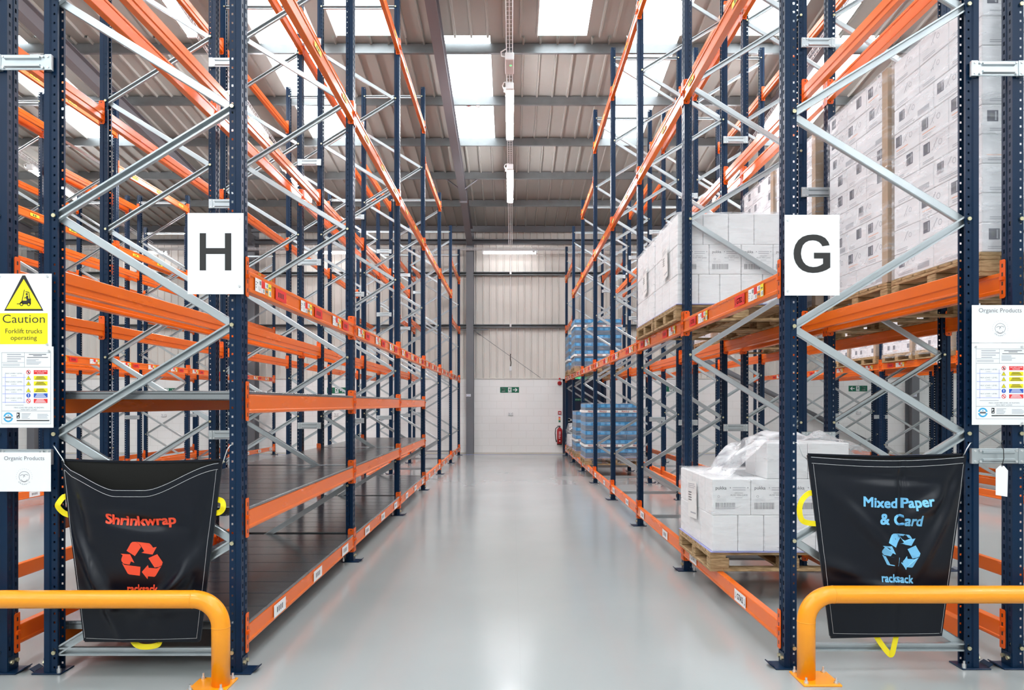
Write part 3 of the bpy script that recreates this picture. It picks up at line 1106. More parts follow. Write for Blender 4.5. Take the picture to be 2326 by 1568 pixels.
def carton_mesh(kind, lx, ly, lz):
    k = (kind, round(lx, 3), round(ly, 3), round(lz, 3))
    if k in CC:
        return CC[k]
    b = MB()
    g = 0.0018
    b.cbox(g, lx - g, g, ly - g, g * .3, lz - g * .3, 0.005)
    if kind == 'label':                       # white drinks carton with printing on its long end
        d = Decal(lambda u, v, l: (u, -l - .0001 + g, v))
        d.lift = .0004
        w = lx
        d.T('pukka', w * .09, lz * .685, w=w * .28, mi=4, bold=.015)
        d.ring(w * .17, lz * .52, .007, .009, 4, n=14); d.R(w * .27, w * .34, lz * .50, lz * .505, 2)
        d.L(w * .12, w * .36, lz * .45, 2, .012, .0025, 2)
        for uu in (w * .47, w * .92):
            d.P([(uu - .005, lz * .775), (uu + .005, lz * .775), (uu, lz * .74)], 4)
        d.L(w * .53, w * .86, lz * .775, 2, .017, .006, 2)
        d.T('ORGANIC', w * .69, lz * .60, w=w * .22, mi=4, align='c')
        d.T('ALOE VERA JUICE', w * .69, lz * .525, w=w * .44, mi=4, align='c')
        d.L(w * .6, w * .78, lz * .49, 1, .01, .004, 2); d.R(w * .48, w * .92, lz * .43, lz * .435, 2)
        barcode(d, w * .09, w * .60, lz * .17, lz * .35, 4, 22, 5)
        b.v_off = len(b.v)
        n = len(b.v)
        b.v += d.v; b.f += [tuple(n + i for i in f) for f in d.f]; b.m += d.m
        mats = CMATS
    elif kind[:7] == 'printed':               # printed boxes: dark square, icons, orange line, grey lines on the sides
        r = random.Random(int(lx * 1000 + ly * 37) + 11 * int(kind[7:] or 0))
        for fn, w in ((lambda u, v, l: (u, g - l, v), lx), (lambda u, v, l: (g - l, ly - u, v), ly), (lambda u, v, l: (lx - g + l, u, v), ly)):
            d = Decal(fn)
            d.lift = .0006
            s = lz * r.uniform(.36, .46)
            o = w * r.choice((.08, .14, .5))
            if r.random() < .85:
                d.R(o, o + s, lz * .42, lz * .42 + s, 1)
                d.lift = .0009
                d.R(o + s * .25, o + s * .6, lz * .42 + s * .3, lz * .42 + s * .75, 4)
                d.R(o + s * .7, o + s * .85, lz * .42 + s * .1, lz * .42 + s * .9, 2)
                d.lift = .0006
            a = o + s + .02
            if r.random() < .6:
                d.P([(a, lz * .45), (a + .008, lz * .45), (a + s * .9, lz * .8), (a + s * .8, lz * .83)], 2)
                d.P([(a + s * .5, lz * .45), (a + s * .58, lz * .45), (a + s * .25, lz * .72)], 2)
                d.ring(a + s * 1.25, lz * .62, s * .2, s * .28, 2, n=10)
            if r.random() < .5:
                d.R(w * .1, w * r.uniform(.3, .6), lz * .27, lz * .31, 3)
            d.L(w * .12, w * r.uniform(.4, .7), lz * .2, 2, lz * .065, lz * .03, 2)
            if r.random() < .4:
                d.R(w * .62, w * .9, lz * .12, lz * .34, 2)
            n = len(b.v)
            b.v += d.v; b.f += [tuple(n + i for i in f) for f in d.f]; b.m += d.m
        mats = [CARTG] + CMATS[1:]
    elif kind == 'blue':
        for fn, w in ((lambda u, v, l: (u, g - l, v), lx), (lambda u, v, l: (g - l, ly - u, v), ly)):
            d = Decal(fn)
            d.lift = .0008
            d.R(w * .0, w, lz * .55, lz * .97, 1)
            d.lift = .0014
            for i in range(2):
                d.R(w * (.12 + .46 * i), w * (.40 + .46 * i), lz * .60, lz * .9, 2)
            n = len(b.v)
            b.v += d.v; b.f += [tuple(n + i for i in f) for f in d.f]; b.m += d.m
        mats = [BLUEG, BLUEP, BLUEL]
    else:
        mats = [CARTW]
    CC[k] = b.mesh('carton', mats)
    return CC[k]


def wrap_mesh(lx, ly, z0, top, amp=0.006, n=26, seed=0.0, skirt=0.0, film=FILM):
    """stretch film shell: top(x,y) height field over the load and four sides hanging to z0"""
    b = MB()
    e = 0.010

    def nz(x, y, z, f=5.0):
        return noise.noise(Vector((x * f + seed, y * f, z * f)))
    gx = [-e + (lx + 2 * e) * i / n for i in range(n + 1)]
    gy = [-e + (ly + 2 * e) * i / n for i in range(n + 1)]
    vs, fs = [], []
    for i, x in enumerate(gx):
        for j, yv in enumerate(gy):
            vs.append((x, yv, top(min(max(x, 0), lx), min(max(yv, 0), ly)) + 0.012 + amp * 1.3 * nz(x, yv, 0)))
    for i in range(n):
        for j in range(n):
            a = i * (n + 1) + j
            fs.append((a, a + n + 1, a + n + 2, a + 1))
    b.raw(vs, fs, 1)
    m = 20
    for side in range(4):
        vs, fs = [], []
        for i in range(n + 1):
            if side == 0: x, yv, nx, ny = gx[i], -e, 0, -1
            elif side == 1: x, yv, nx, ny = gx[i], ly + e, 0, 1
            elif side == 2: x, yv, nx, ny = -e, gy[i], -1, 0
            else: x, yv, nx, ny = lx + e, gy[i], 1, 0
            zt = top(min(max(x, 0), lx), min(max(yv, 0), ly)) + 0.012 + amp * 1.3 * nz(x, yv, 0)
            edge = min(i, n - i) / n
            for k in range(m + 1):
                z = zt + (z0 - zt) * k / m
                q = amp * (0.6 + nz(x * .6, yv * .6, z * 2.2)) * min(1, edge * 12) * (0 if k == 0 else 1)
                if skirt and z < z0 + skirt:
                    q += skirt * .35 * (1 - (z - z0) / skirt) * (1 + nz(x, yv, z, 9))
                vs.append((x + nx * q, yv + ny * q, z))
        for i in range(n):
            for k in range(m):
                a = i * (m + 1) + k
                f = (a, a + 1, a + m + 2, a + m + 1)
                fs.append(f if side in (0, 3) else tuple(reversed(f)))
        b.raw(vs, fs)
    return b.mesh('stretch_wrap', [film, FILMT], True)


def load(label, x, y, z, lx, ly, layers, wrap=True, group='wrapped loads on pallets', film=FILM, boards=False, slip=True, amp=0.006, seed=0.0, skirt=0.0, topfn=None, tape=None, cat='pallet load', shell=True):
    t = thing('wrapped_load', label, cat, (x, y, z), group)
    zz = 0.0
    if slip:
        b = MB(); b.box(-.012, lx + .012, -.012, ly + .012, 0, .005)
        obj('slip_sheet', b, SLIP, t); zz = .005
    zbase = zz
    for h, nx, ny, kind, rng in layers:
        ax0, ax1, ay0, ay1 = rng or (0, lx, 0, ly)
        wx, wy = (ax1 - ax0) / nx, (ay1 - ay0) / ny
        for i in range(nx):
            for j in range(ny):
                if shell and 0 < i < nx - 1 and 0 < j < ny - 1:
                    continue
                kk = kind
                if kind == 'label' and j > 0:
                    kk = 'plain'
                if kind == 'printed':
                    kk = 'printed%d' % random.randrange(5)
                put('carton', carton_mesh(kk, wx, wy, h), t, (ax0 + i * wx, ay0 + j * wy, zz))
        zz += h
    if boards:
        b = MB()
        w, th = .075, .006
        b.box(-th, w, -th, 0, zbase, zz + .01); b.box(-th, 0, 0, w, zbase, zz + .01)
        obj('corner_board', b, BROWN, t)
        b = MB()
        b.box(lx - w, lx + th, -th, 0, zbase, zz + .01); b.box(lx, lx + th, 0, w, zbase, zz + .01)
        obj('corner_board', b, BROWN, t)
    if tape:
        for zt in tape:
            d = Decal(lambda u, v, l: ((u, -.022 - l, v) if u >= 0 else (-.022 - l, -u, v)))
            b = MB()
            b.box(-.021, lx + .021, -.021, -.019, zt, zt + .05, 0); b.box(-.021, -.019, -.019, ly + .02, zt, zt + .05, 0)
            i = 0.05
            while i < lx - .15:
                d.T('FRAGILE', i, zt + .008, w=.15, h=.034, mi=1, bold=.03)
                i += .23
            n = len(b.v)
            b.v += d.v; b.f += [tuple(n + q for q in f) for f in d.f]; b.m += d.m
            obj('printed_tape', b, [PAPER, S_RED], t)
    if wrap:
        put('stretch_wrap', wrap_mesh(lx, ly, .0 if not skirt else -skirt, topfn or (lambda a, c: zz), amp, seed=seed, skirt=skirt, film=film), t)
    return t, zz


def paper_sheet(t, x, y, z, w, h, tilt=0.0):
    """delivery note stuck on the aisle side of a load (local coordinates)"""
    b = Decal(lambda u, v, l: (x - .0 - l, y - u * math.cos(tilt) + v * math.sin(tilt), z + v * math.cos(tilt) + u * math.sin(tilt)))
    b.R(0, w, 0, h, 0)
    b.lift = .0008
    b.L(w * .08, w * .9, h * .93, 3, h * .05, h * .02, 1, .3)
    b.L(w * .08, w * .45, h * .70, 4, h * .07, h * .03, 2, .2)
    b.R(w * .3, w * .9, h * .12, h * .16, 1)
    obj('delivery_note', b, [PAPER, LGREY, GREYINK], t)


zA, z4 = 0.318 - CONN_H + .042 + .108 + .001, LV['4'] - CONN_H + .031 + .12 + .001
zp = PLH + .0005
LH = 0.272
# white cartons, floor level of the first bay (partly picked)
PX, PY = 1.49, 5.355
pallet('wooden pallet under the half-emptied white cartons on the lowest beams', PX, PY, zA)
up = (0.41, 1.03, 0.0, 0.50)


def p1_top(a, c):
    dx = max(up[0] - a, a - up[1], 0); dy = max(up[2] - c, c - up[3], 0)
    dd = math.hypot(dx, dy)
    lo, hi = 2 * LH + .005, 3 * LH + .012
    h = max(lo, hi - dd * 0.95) if dd > 0 else hi
    rid = noise.noise(Vector((a * 5.0, c * 5.0, 3.3)))
    return h + (0.11 * max(0, rid + .12) if h > lo + .02 else 0.012 * max(0, rid))


t, _ = load('half-emptied load of white drinks cartons under stretch film on the lowest beams', PX + .015, PY, zA + zp, 1.17, 1.0,
            [(LH, 6, 3, 'plain', None), (LH, 4, 5, 'label', None), (LH, 2, 2, 'plain', up)], topfn=p1_top, amp=.008, seed=1.0, film=FILM3)
paper_sheet(t, -.016, 0.66, .17, .28, .30, .06)
# white cartons, two pallets on the labelled beams of the second bay
for i, (yy, nm) in enumerate(((6.52, 'near'), (7.57, 'far'))):
    side = 'in front' if i == 0 else 'behind'
    pallet('wooden pallet under the upper white cartons, the pallet ' + ('nearer the G sign' if i == 0 else 'farther from the G sign'), 1.50, yy, z4)
    t, _ = load('upper wrapped load of white drinks cartons three high, ' + ('nearer the G sign' if i == 0 else 'farther from the G sign'), 1.515, yy, z4 + zp, 1.17, 1.0,
                [(LH, 6, 3, 'plain', None), (LH, 4, 5, 'label', None), (LH + .01, 5, 3, 'plain', None)], amp=.012, seed=3.0 + i, film=FILM2 if i else FILM)
    paper_sheet(t, -.022, 0.52, .30, .22, .30, .1)
    # the film on the aisle side is milky and crumpled
# tall printed loads in the rack behind the G sign rack
XSF = XS - FD - .05
PH = 0.176
tall = [(4.25, 9, 'nearest tall load of printed white boxes, above the load notice', 'nearest tall boxed load, above the load notice'),
        (5.31, 9, 'second tall load of printed white boxes, with brown corner board', 'second tall boxed load, the one with the brown corner board'),
        (6.57, 9, 'tall boxed load one bay back, between the uprights above the G sign', 'tall boxed load between the uprights above the G sign'),
        (7.63, 9, 'tall boxed load whose top shows above the upper white cartons', 'tall boxed load rising above the upper white cartons'),
        (9.95, 5, 'low boxed load showing underneath the upper white carton pallet', 'low boxed load seen underneath the upper white carton pallet')]
for i, (yy, n, lab, o) in enumerate(tall):
    pallet('wooden pallet under the ' + o, XSF, yy, z4)
    load(lab, XSF + .01, yy, z4 + zp, 1.18, .98, [(PH, 3, 3, 'printed', None) if q % 3 else (PH, 4, 2, 'printed', None) for q in range(n)], boards=i != 0, slip=False, seed=10.0 + i, amp=.007, film=FILM2)
# loads seen through the bracing across the right-hand aisle
for i, (yy, lab, o) in enumerate(((11.28, 'boxed load across the far aisle, nearest, behind the upright beside the load notice', 'nearest boxed load across the far aisle'),
                                  (12.38, 'boxed load across the far aisle with a loose film skirt over its pallet', 'film-skirted boxed load across the far aisle'),
                                  (13.62, 'boxed load across the far aisle just beyond the doubled upright', 'boxed load just beyond the doubled upright across the far aisle'),
                                  (14.70, 'boxed load across the far aisle, last before the empty bays', 'last boxed load across the far aisle'))):
    pallet('wooden pallet under the ' + o, XF - .05, yy, z4)
    load(lab, XF - .04, yy, z4 + zp, 1.18, .98, [(PH, 3, 3, 'printed', None)] * 6, boards=True, slip=False, seed=20.0 + i, film=FILM2, skirt=.07 if i < 2 else 0)
# blue drinks loads by the back wall
for i, (yy, z, n, lab) in enumerate(((14.62, zA, 6, 'large blue shrink-wrapped load with printed tape on the lowest beams'),
                                     (16.75, zA, 5, 'smaller blue shrink-wrapped load just behind the large one on the lowest beams'),
                                     (17.08, z4, 6, 'blue shrink-wrapped load with printed tape up on the labelled beams'),
                                     (18.95, z4, 5, 'shorter blue shrink-wrapped load up on the beams next to the back wall'))):
    pallet('wooden pallet under the ' + lab.split(',')[0].replace('blue shrink-wrapped', 'blue'), 1.50, yy, z)
    load(lab, 1.515, yy, z + zp, 1.12, .98, [(.185, 4, 4, 'blue', None)] * n, seed=30.0 + i, film=FILM, slip=True, skirt=.06, tape=(.23, .93) if n > 5 else (.23,), group='blue wrapped drinks loads')
pallet('wooden pallet under the crumpled white film heap beside the back wall', 1.50, 18.6, zA)


def heap(a, c):
    return .30 + .32 * (1 - ((c - .45) / .6) ** 2) * (1 - .4 * ((a - .5) / .6) ** 2) + .08 * noise.noise(Vector((a * 4, c * 4, 0)))


load('heap of cartons under crumpled white film on the lowest beams beside the back wall', 1.52, 18.6, zA + zp, 1.1, .98, [(.28, 3, 3, 'plain', None)], topfn=heap, amp=.03, seed=50., skirt=.08, film=FILM2)

# ------------------------------------------------------------------ signs on the rack ends
def board(name, label, cat, x0, x1, z0, z1, y, art=None, mats=None, group=None, bolts=(), th=0.003):
    t = thing(name, label, cat, ((x0 + x1) / 2, y, z0), group)
    w, h = x1 - x0, z1 - z0
    b = MB(); b.cbox(-w / 2, w / 2, -th, 0, 0, h, .0012)
    obj('panel', b, WHITE, t)
    if art:
        d = Decal(lambda u, v, l: (u - w / 2, -th - .0006 - l, v))
        art(d, w, h)
        obj('printing', d, mats, t)
    for u, v in bolts:
        b = MB(); b.tube([(u - w / 2, -th, v), (u - w / 2, -th - .005, v)], .007, 8)
        obj('screw', b, SILVER, t)
    return t


def letter_H(d, w, h):
    k = w / 128.0
    for a, c, p, q in ((448, 462.5, 531, 616), (505.5, 520, 531, 616), (462.5, 505.5, 565, 578.5)):
        d.R((a - 420) * k, (c - 420) * k, h - (q - 485) * k, h - (p - 485) * k, 0)


G_PTS = [(750, 405), (735, 365), (700, 320), (650, 293), (600, 280), (550, 278), (490, 284), (430, 305), (380, 345), (345, 400), (328, 460), (325, 505), (330, 560), (350, 615), (385, 665),
         (430, 702), (490, 725), (550, 732), (610, 728), (665, 715), (715, 695), (758, 668), (758, 493), (565, 493), (565, 562), (672, 562), (672, 623), (640, 643), (600, 658), (555, 662),
         (510, 655), (470, 635), (440, 600), (420, 555), (412, 505), (418, 455), (435, 405), (465, 372), (505, 352), (550, 347), (590, 352), (625, 368), (650, 392), (663, 417)]


def letter_G(d, w, h):
    k = w / (870 - 220)
    d.P([((x - 220) * k, h - (y - 45) * k) for x, y in G_PTS], 0)


board('aisle_sign', 'white sign with a large black H bolted to the rack end', 'sign', -1.795, -1.484, 2.112, 2.562, 3.955, letter_H, [BLACK], 'white aisle letter signs',
      ((.288, .42), (.288, .045)))
board('aisle_sign', 'white sign with a large black G bolted to the rack end', 'sign', 1.541, 1.852, 2.116, 2.572, 4.030, letter_G, [BLACK], 'white aisle letter signs',
      ((.018, .425), (.018, .025)))

DMATS = [BLACK, GREYINK, LGREY, BLUEINK, S_RED, S_YEL, S_BLUE, S_CYAN, WHITE]


def caution(d, w, h):
    cx = w * .50
    s = .103
    y0 = h - .200
    d.P([(cx - s - .006, y0 - .006), (cx + s + .006, y0 - .006), (cx + .008, y0 + .190), (cx - .008, y0 + .190)], 0)
    d.lift = .0003
    d.P([(cx - s + .004, y0 + .004), (cx + s - .004, y0 + .004), (cx, y0 + .170)], 5)
    d.lift = .0006
    # fork lift truck pictogram
    q = lambda pts: d.P([(cx + a * .001, y0 + .004 + c * .001) for a, c in pts], 0)
    q([(-38, 26), (-14, 26), (-14, 30), (-38, 30)]); q([(-16, 24), (-12, 24), (6, 106), (2, 106)]); q([(-22, 34), (-8, 46), (16, 46), (16, 56), (40, 58), (40, 26), (-22, 26)])
    q([(10, 98), (30, 94), (36, 58), (32, 58), (27, 90), (10, 94)])
    q([(12, 56), (26, 56), (24, 74), (14, 74)]); d.circ(cx + .017, y0 + .086, .006, 0, 10); q([(14, 66), (2, 62), (2, 58), (14, 61)])
    for a in (-12, 28):
        d.circ(cx + a * .001, y0 + .030, .010, 0, 14)
    d.lift = .0009
    for a in (-12, 28):
        d.circ(cx + a * .001, y0 + .030, .0055, 5, 12)
    d.lift = 0
    d.R(w * .07, w * .93, .014, .186, 5)
    d.lift = .0004
    d.T('Caution', cx, .132, w=w * .76, h=.046, mi=0, align='c', bold=-.004)
    d.T('Forklift trucks', cx, .074, w=w * .66, h=.026, mi=0, align='c'); d.T('operating', cx, .030, w=w * .47, h=.030, mi=0, align='c')


def load_notice(d, w, h):
    """storage load notice: title blocks, level table, coloured warnings, fitter's mark"""
    k = w / 0.318
    u = lambda a: a * .001 * k
    X0, X1 = u(22), w - u(14)
    zt = lambda py: h - (py - 780) / 408.0          # photo row -> height on the board
    for py in (794, 827, 926, 955):
        d.R(X0, X1, zt(py), zt(py) + .0014, 1)
    d.R(X0, X0 + .0012, zt(955), zt(794), 1); d.R(X1 - .0012, X1, zt(955), zt(794), 1)
    xm = X0 + (X1 - X0) * .46
    d.R(xm, xm + .0012, zt(827), zt(794), 1); d.R(X0, xm, zt(816.5), zt(816.5) + .0012, 1)
    for v, ww in ((797, .08), (802, .10), (807, .08), (812, .06)):
        d.R(X0 + .03, X0 + .03 + ww * k, zt(v + 2), zt(v), 2)
    d.L(X0 + .006, X0 + .10, zt(819.5), 2, .007, .003, 2)
    for v, ww in ((797, .10), (800, .05), (804, .12)):
        d.R((xm + X1) / 2 - ww * k / 2, (xm + X1) / 2 + ww * k / 2, zt(v + 1.6), zt(v), 1)
    d.L(xm + .012, X1 - .05, zt(809), 5, .0065, .003, 2, .4)
    for i, v in enumerate((843, 862, 880, 899)):
        cx = X0 + u(70)
        d.T('MAX LOAD / LEVEL', cx, zt(v) + .002, w=u(98), h=.007, mi=1, align='c'); d.T('(UDL)', cx, zt(v) - .011, w=u(30), h=.006, mi=1, align='c')
        d.R(X0 + u(4), X0 + u(138), zt(v + 7.5), zt(v + 7.5) + .0025, 3)
    for uu in (20, 128):
        d.R(X0 + u(uu), X0 + u(uu) + .002, zt(908), zt(841), 3)
    d.L(X0 + u(20), X0 + u(126), zt(912), 1, .01, .003, 2)
    tx0, tx1 = w - u(112), w - u(33)
    ic = tx0 - u(30)
    rows = [(838, 4, 'DO NOT CLIMB', 8), (851, 5, '', 0), (863.5, 5, '', 0), (879, 5, '', 0), (890.5, 6, '', 8), (903, 4, '', 8)]
    for v, mi, s, ti in rows:
        a, c = zt(v + 4.6), zt(v - 4.6)
        d.R(tx0, tx1, a, c, mi)
        d.lift = .0004
        if s:
            d.T(s, (tx0 + tx1) / 2, a + .013, w=(tx1 - tx0) * .84, h=.006, mi=ti, align='c')
            d.T('RACKING', (tx0 + tx1) / 2, a + .0035, w=(tx1 - tx0) * .5, h=.006, mi=ti, align='c')
        else:
            for j in range(3):
                d.R(tx0 + .008 + .004 * j, tx1 - .008 - .006 * ((j * 7) % 3), a + .0035 + j * .0065, a + .0065 + j * .0065, ti)
        zc = (a + c) / 2
        if mi == 5:
            d.P([(ic - .013, zc - .010), (ic + .013, zc - .010), (ic, zc + .013)], 0); d.lift = .0007
            d.P([(ic - .0105, zc - .0085), (ic + .0105, zc - .0085), (ic, zc + .0098)], 5); d.lift = .001; d.R(ic - .001, ic + .001, zc - .006, zc + .004, 0)
        elif mi == 6:
            d.circ(ic, zc, .012, 6); d.lift = .0007; d.R(ic - .002, ic + .002, zc - .002, zc + .008, 8); d.circ(ic, zc - .006, .0022, 8, 8)
        else:
            d.ring(ic, zc, .0095, .0125, 4)
            d.P([(ic - .0085, zc + .0055), (ic - .0055, zc + .0085), (ic + .0085, zc - .0055), (ic + .0055, zc - .0085)], 4)
            if v < 850:
                d.P([(ic - .003, zc - .006), (ic + .004, zc - .006), (ic + .002, zc + .006), (ic - .001, zc + .006)], 0)
        d.lift = 0
    d.T('MAX LOAD PER LEVEL AS SHOWN', (X0 + X1) / 2 + .015, zt(919.5), w=u(170), h=.007, mi=1, align='c'); d.T('MAX BAY LOAD', (X0 + X1) / 2 + .015, zt(924.2), w=u(90), h=.007, mi=1, align='c')
    cx, cz = X0 + u(38), zt(940)
    d.ring(cx, cz, .018, .027, 7, -.15 + .3, PI - .15); d.ring(cx, cz, .018, .027, 7, PI + .15, 2 * PI - .15)
    d.R(cx - .017, cx + .017, cz - .006, cz + .004, 1); d.P([(cx - .006, cz + .008), (cx + .006, cz + .008), (cx, cz + .015)], 7)
    bx = X0 + u(86)
    d.R(bx, bx + .017, cz - .006, cz + .026, 0); d.lift = .0004
    d.P([(bx + .003, cz + .022), (bx + .003, cz + .008), (bx + .013, cz + .016)], 8); d.P([(bx + .004, cz - .002), (bx + .014, cz - .002), (bx + .009, cz + .006)], 8); d.lift = 0
    d.L(bx + .028, bx + .085, cz + .022, 5, .0068, .003, 2, .4); d.L(bx + .115, X1 - .012, cz + .018, 4, .007, .003, 2, .3)
    d.R(bx, X1 - .008, cz - .021, cz - .015, 0)


def organic(d, w, h):
    d.T('Organic Products', w / 2, h * .77, w=w * .76, mi=1, align='c')
    cx, cz, r = w / 2, h * .38, h * .13
    d.ring(cx, cz, r, r * 1.07, 1)
    # swirl inside the roundel
    d.ring(cx - r * .35, cz - r * .1, r * .45, r * .53, 1, .2, 2.6, 10); d.ring(cx + r * .35, cz - r * .05, r * .45, r * .53, 1, .6, 3.4, 10); d.ring(cx, cz - r * .3, r * .6, r * .68, 1, 3.5, 5.9, 12)
    for i, ch in enumerate('ORGANIC'):
        a = PI * 1.5 + (i - 3) * .26
        d.T(ch, cx + r * 1.55 * math.cos(a), cz + r * 1.62 * math.sin(a) + .0, h=r * .28, mi=1, align='c', rot=a + PI / 2)
    for i in range(15):
        a = -.25 + i * (PI + .5) / 14
        d.P([(cx + r * 1.45 * math.cos(a), cz + r * 1.45 * math.sin(a)), (cx + r * 1.62 * math.cos(a + .03), cz + r * 1.62 * math.sin(a + .03)), (cx + r * 1.62 * math.cos(a - .03), cz + r * 1.62 * math.sin(a - .03))], 2)


def rectboard(name, label, cat, px0, px1, py0, py1, d, art, bolts=()):
    a, c = at(px0, py1, d), at(px1, py0, d)
    return board(name, label, cat, a.x, c.x, a.z, c.z, d, art, DMATS, None, bolts)


rectboard('caution_sign', 'white and yellow caution sign with a forklift triangle on the rack end', 'sign', -8, 118, 622, 788, 3.958, caution, ((.02, .39), (.285, .39), (.285, .012)))
rectboard('load_notice', 'rack load notice with coloured warnings under the caution sign', 'notice', -4, 122, 787.5, 972, 3.952, load_notice, ((.285, .425),))
rectboard('organic_notice', 'small white organic products notice below the caution sign and load notice', 'notice', -4, 116, 1028, 1117, 3.940, organic)
rectboard('load_notice', 'rack load notice with coloured warnings above the hanging white tag', 'notice', 2207, 2337, 779.5, 965.5, 4.028, load_notice, ((.02, .44), (.28, .44), (.28, .01)))
rectboard('organic_notice', 'white organic products notice mounted directly above a load notice', 'notice', 2207, 2335, 693.5, 779, 4.026, organic)

# tag hanging from the row spacer
tg = thing('hanging_tag', 'white blank tag hanging from the spacer by a wire near the racking notices', 'tag', at(2276, 1062, 4.0))
b = MB(); b.extr([(-.034, -.155), (.030, -.165), (.034, -.018), (.012, 0.008), (-.010, 0.010), (-.034, -.012)], 'y', 0, .003)
obj('card', b, WHITE, tg)
b = MB(); b.tube([(.0, .0015, .002), (.006, -.006, .05), (.006, -.004, .10), (-.004, .0, .135), (.012, .01, .15)], .0022, 6)
obj('wire_tie', b, PLBLK, tg)

# ------------------------------------------------------------------ barriers
def barrier(label, x, y, sgn, x_end):
    t = thing('floor_barrier', label, 'barrier', (x, y, 0), 'yellow tube floor barriers')
    R, r, zc = 0.145, 0.0475, 0.4635
    b = MB()
    L = (x_end - x)
    pts = [(0, 0, .008), (0, 0, zc - R)]
    for i in range(1, 13):
        a = PI - i * PI / 24
        pts.append((sgn * (R + R * math.cos(a)), 0, zc - R + R * math.sin(a)))
    n1 = len(pts)
    pts.append((L - sgn * R, 0, zc))
    for i in range(1, 13):
        a = PI / 2 - i * PI / 24
        pts.append((L - sgn * R + sgn * R * math.cos(a), 0, zc - R + R * math.sin(a)))
    pts.append((L, 0, .008))
    b.tube(pts, r, 28)
    obj('tube', b, BARR, t, smooth=True)
    for p, q in (((0, 0, zc - R - .004), (0, 0, zc - R)), ((sgn * R, 0, zc), (sgn * (R + .004), 0, zc))):
        w = MB(); w.tube([p, q], r + .0011, 28)
        obj('weld_ring', w, BARR, t, smooth=True)
    for xx in (0, L):
        b = MB(); b.cbox(xx + (-.055 if sgn > 0 else -.150), xx + (.150 if sgn > 0 else .055), -.105, .100, 0, .010, .002)
        p = obj('base_plate', b, BARR, t)
        for i in (-1, 1):
            for j in (-1, 1):
                c = MB()
                bx = xx + sgn * .0475 + i * .08
                c.tube([(bx, j * .08, .010), (bx, j * .08, .016)], .013, 12); c.tube([(bx, j * .08, .016), (bx, j * .08, .024)], .010, 6); c.tube([(bx, j * .08, .022), (bx, j * .08, .042)], .006, 8)
                obj('anchor_bolt', c, SILVER, p)
    return t


barrier('yellow tube floor barrier in front of the sack for shrinkwrap', -1.548, 3.80, -1, -4.05)
barrier('yellow tube floor barrier in front of the mixed paper sack', 1.608, 3.895, 1, 4.10)

# ------------------------------------------------------------------ recycling sacks
REC = [[(710, 850), (775, 740), (800, 722), (845, 720), (890, 745), (922, 795), (830, 925)],
       [(850, 718), (1040, 742), (1065, 765), (1090, 805), (1140, 795), (1080, 905), (925, 878), (965, 855), (912, 765), (880, 735)],
       [(1020, 955), (1145, 900), (1215, 1020), (1200, 1062), (1160, 1087), (1100, 1095)],
       [(1215, 1042), (1110, 1215), (1090, 1230), (1005, 1220), (995, 1262), (920, 1155), (1010, 1055), (1020, 1097), (1130, 1107), (1190, 1080)],
       [(622, 893), (760, 900), (820, 1022), (770, 1002), (748, 1050), (660, 1036), (630, 1000), (628, 970), (650, 915)],
       [(635, 1027), (670, 1052), (905, 1080), (890, 1210), (740, 1192), (715, 1180)]]


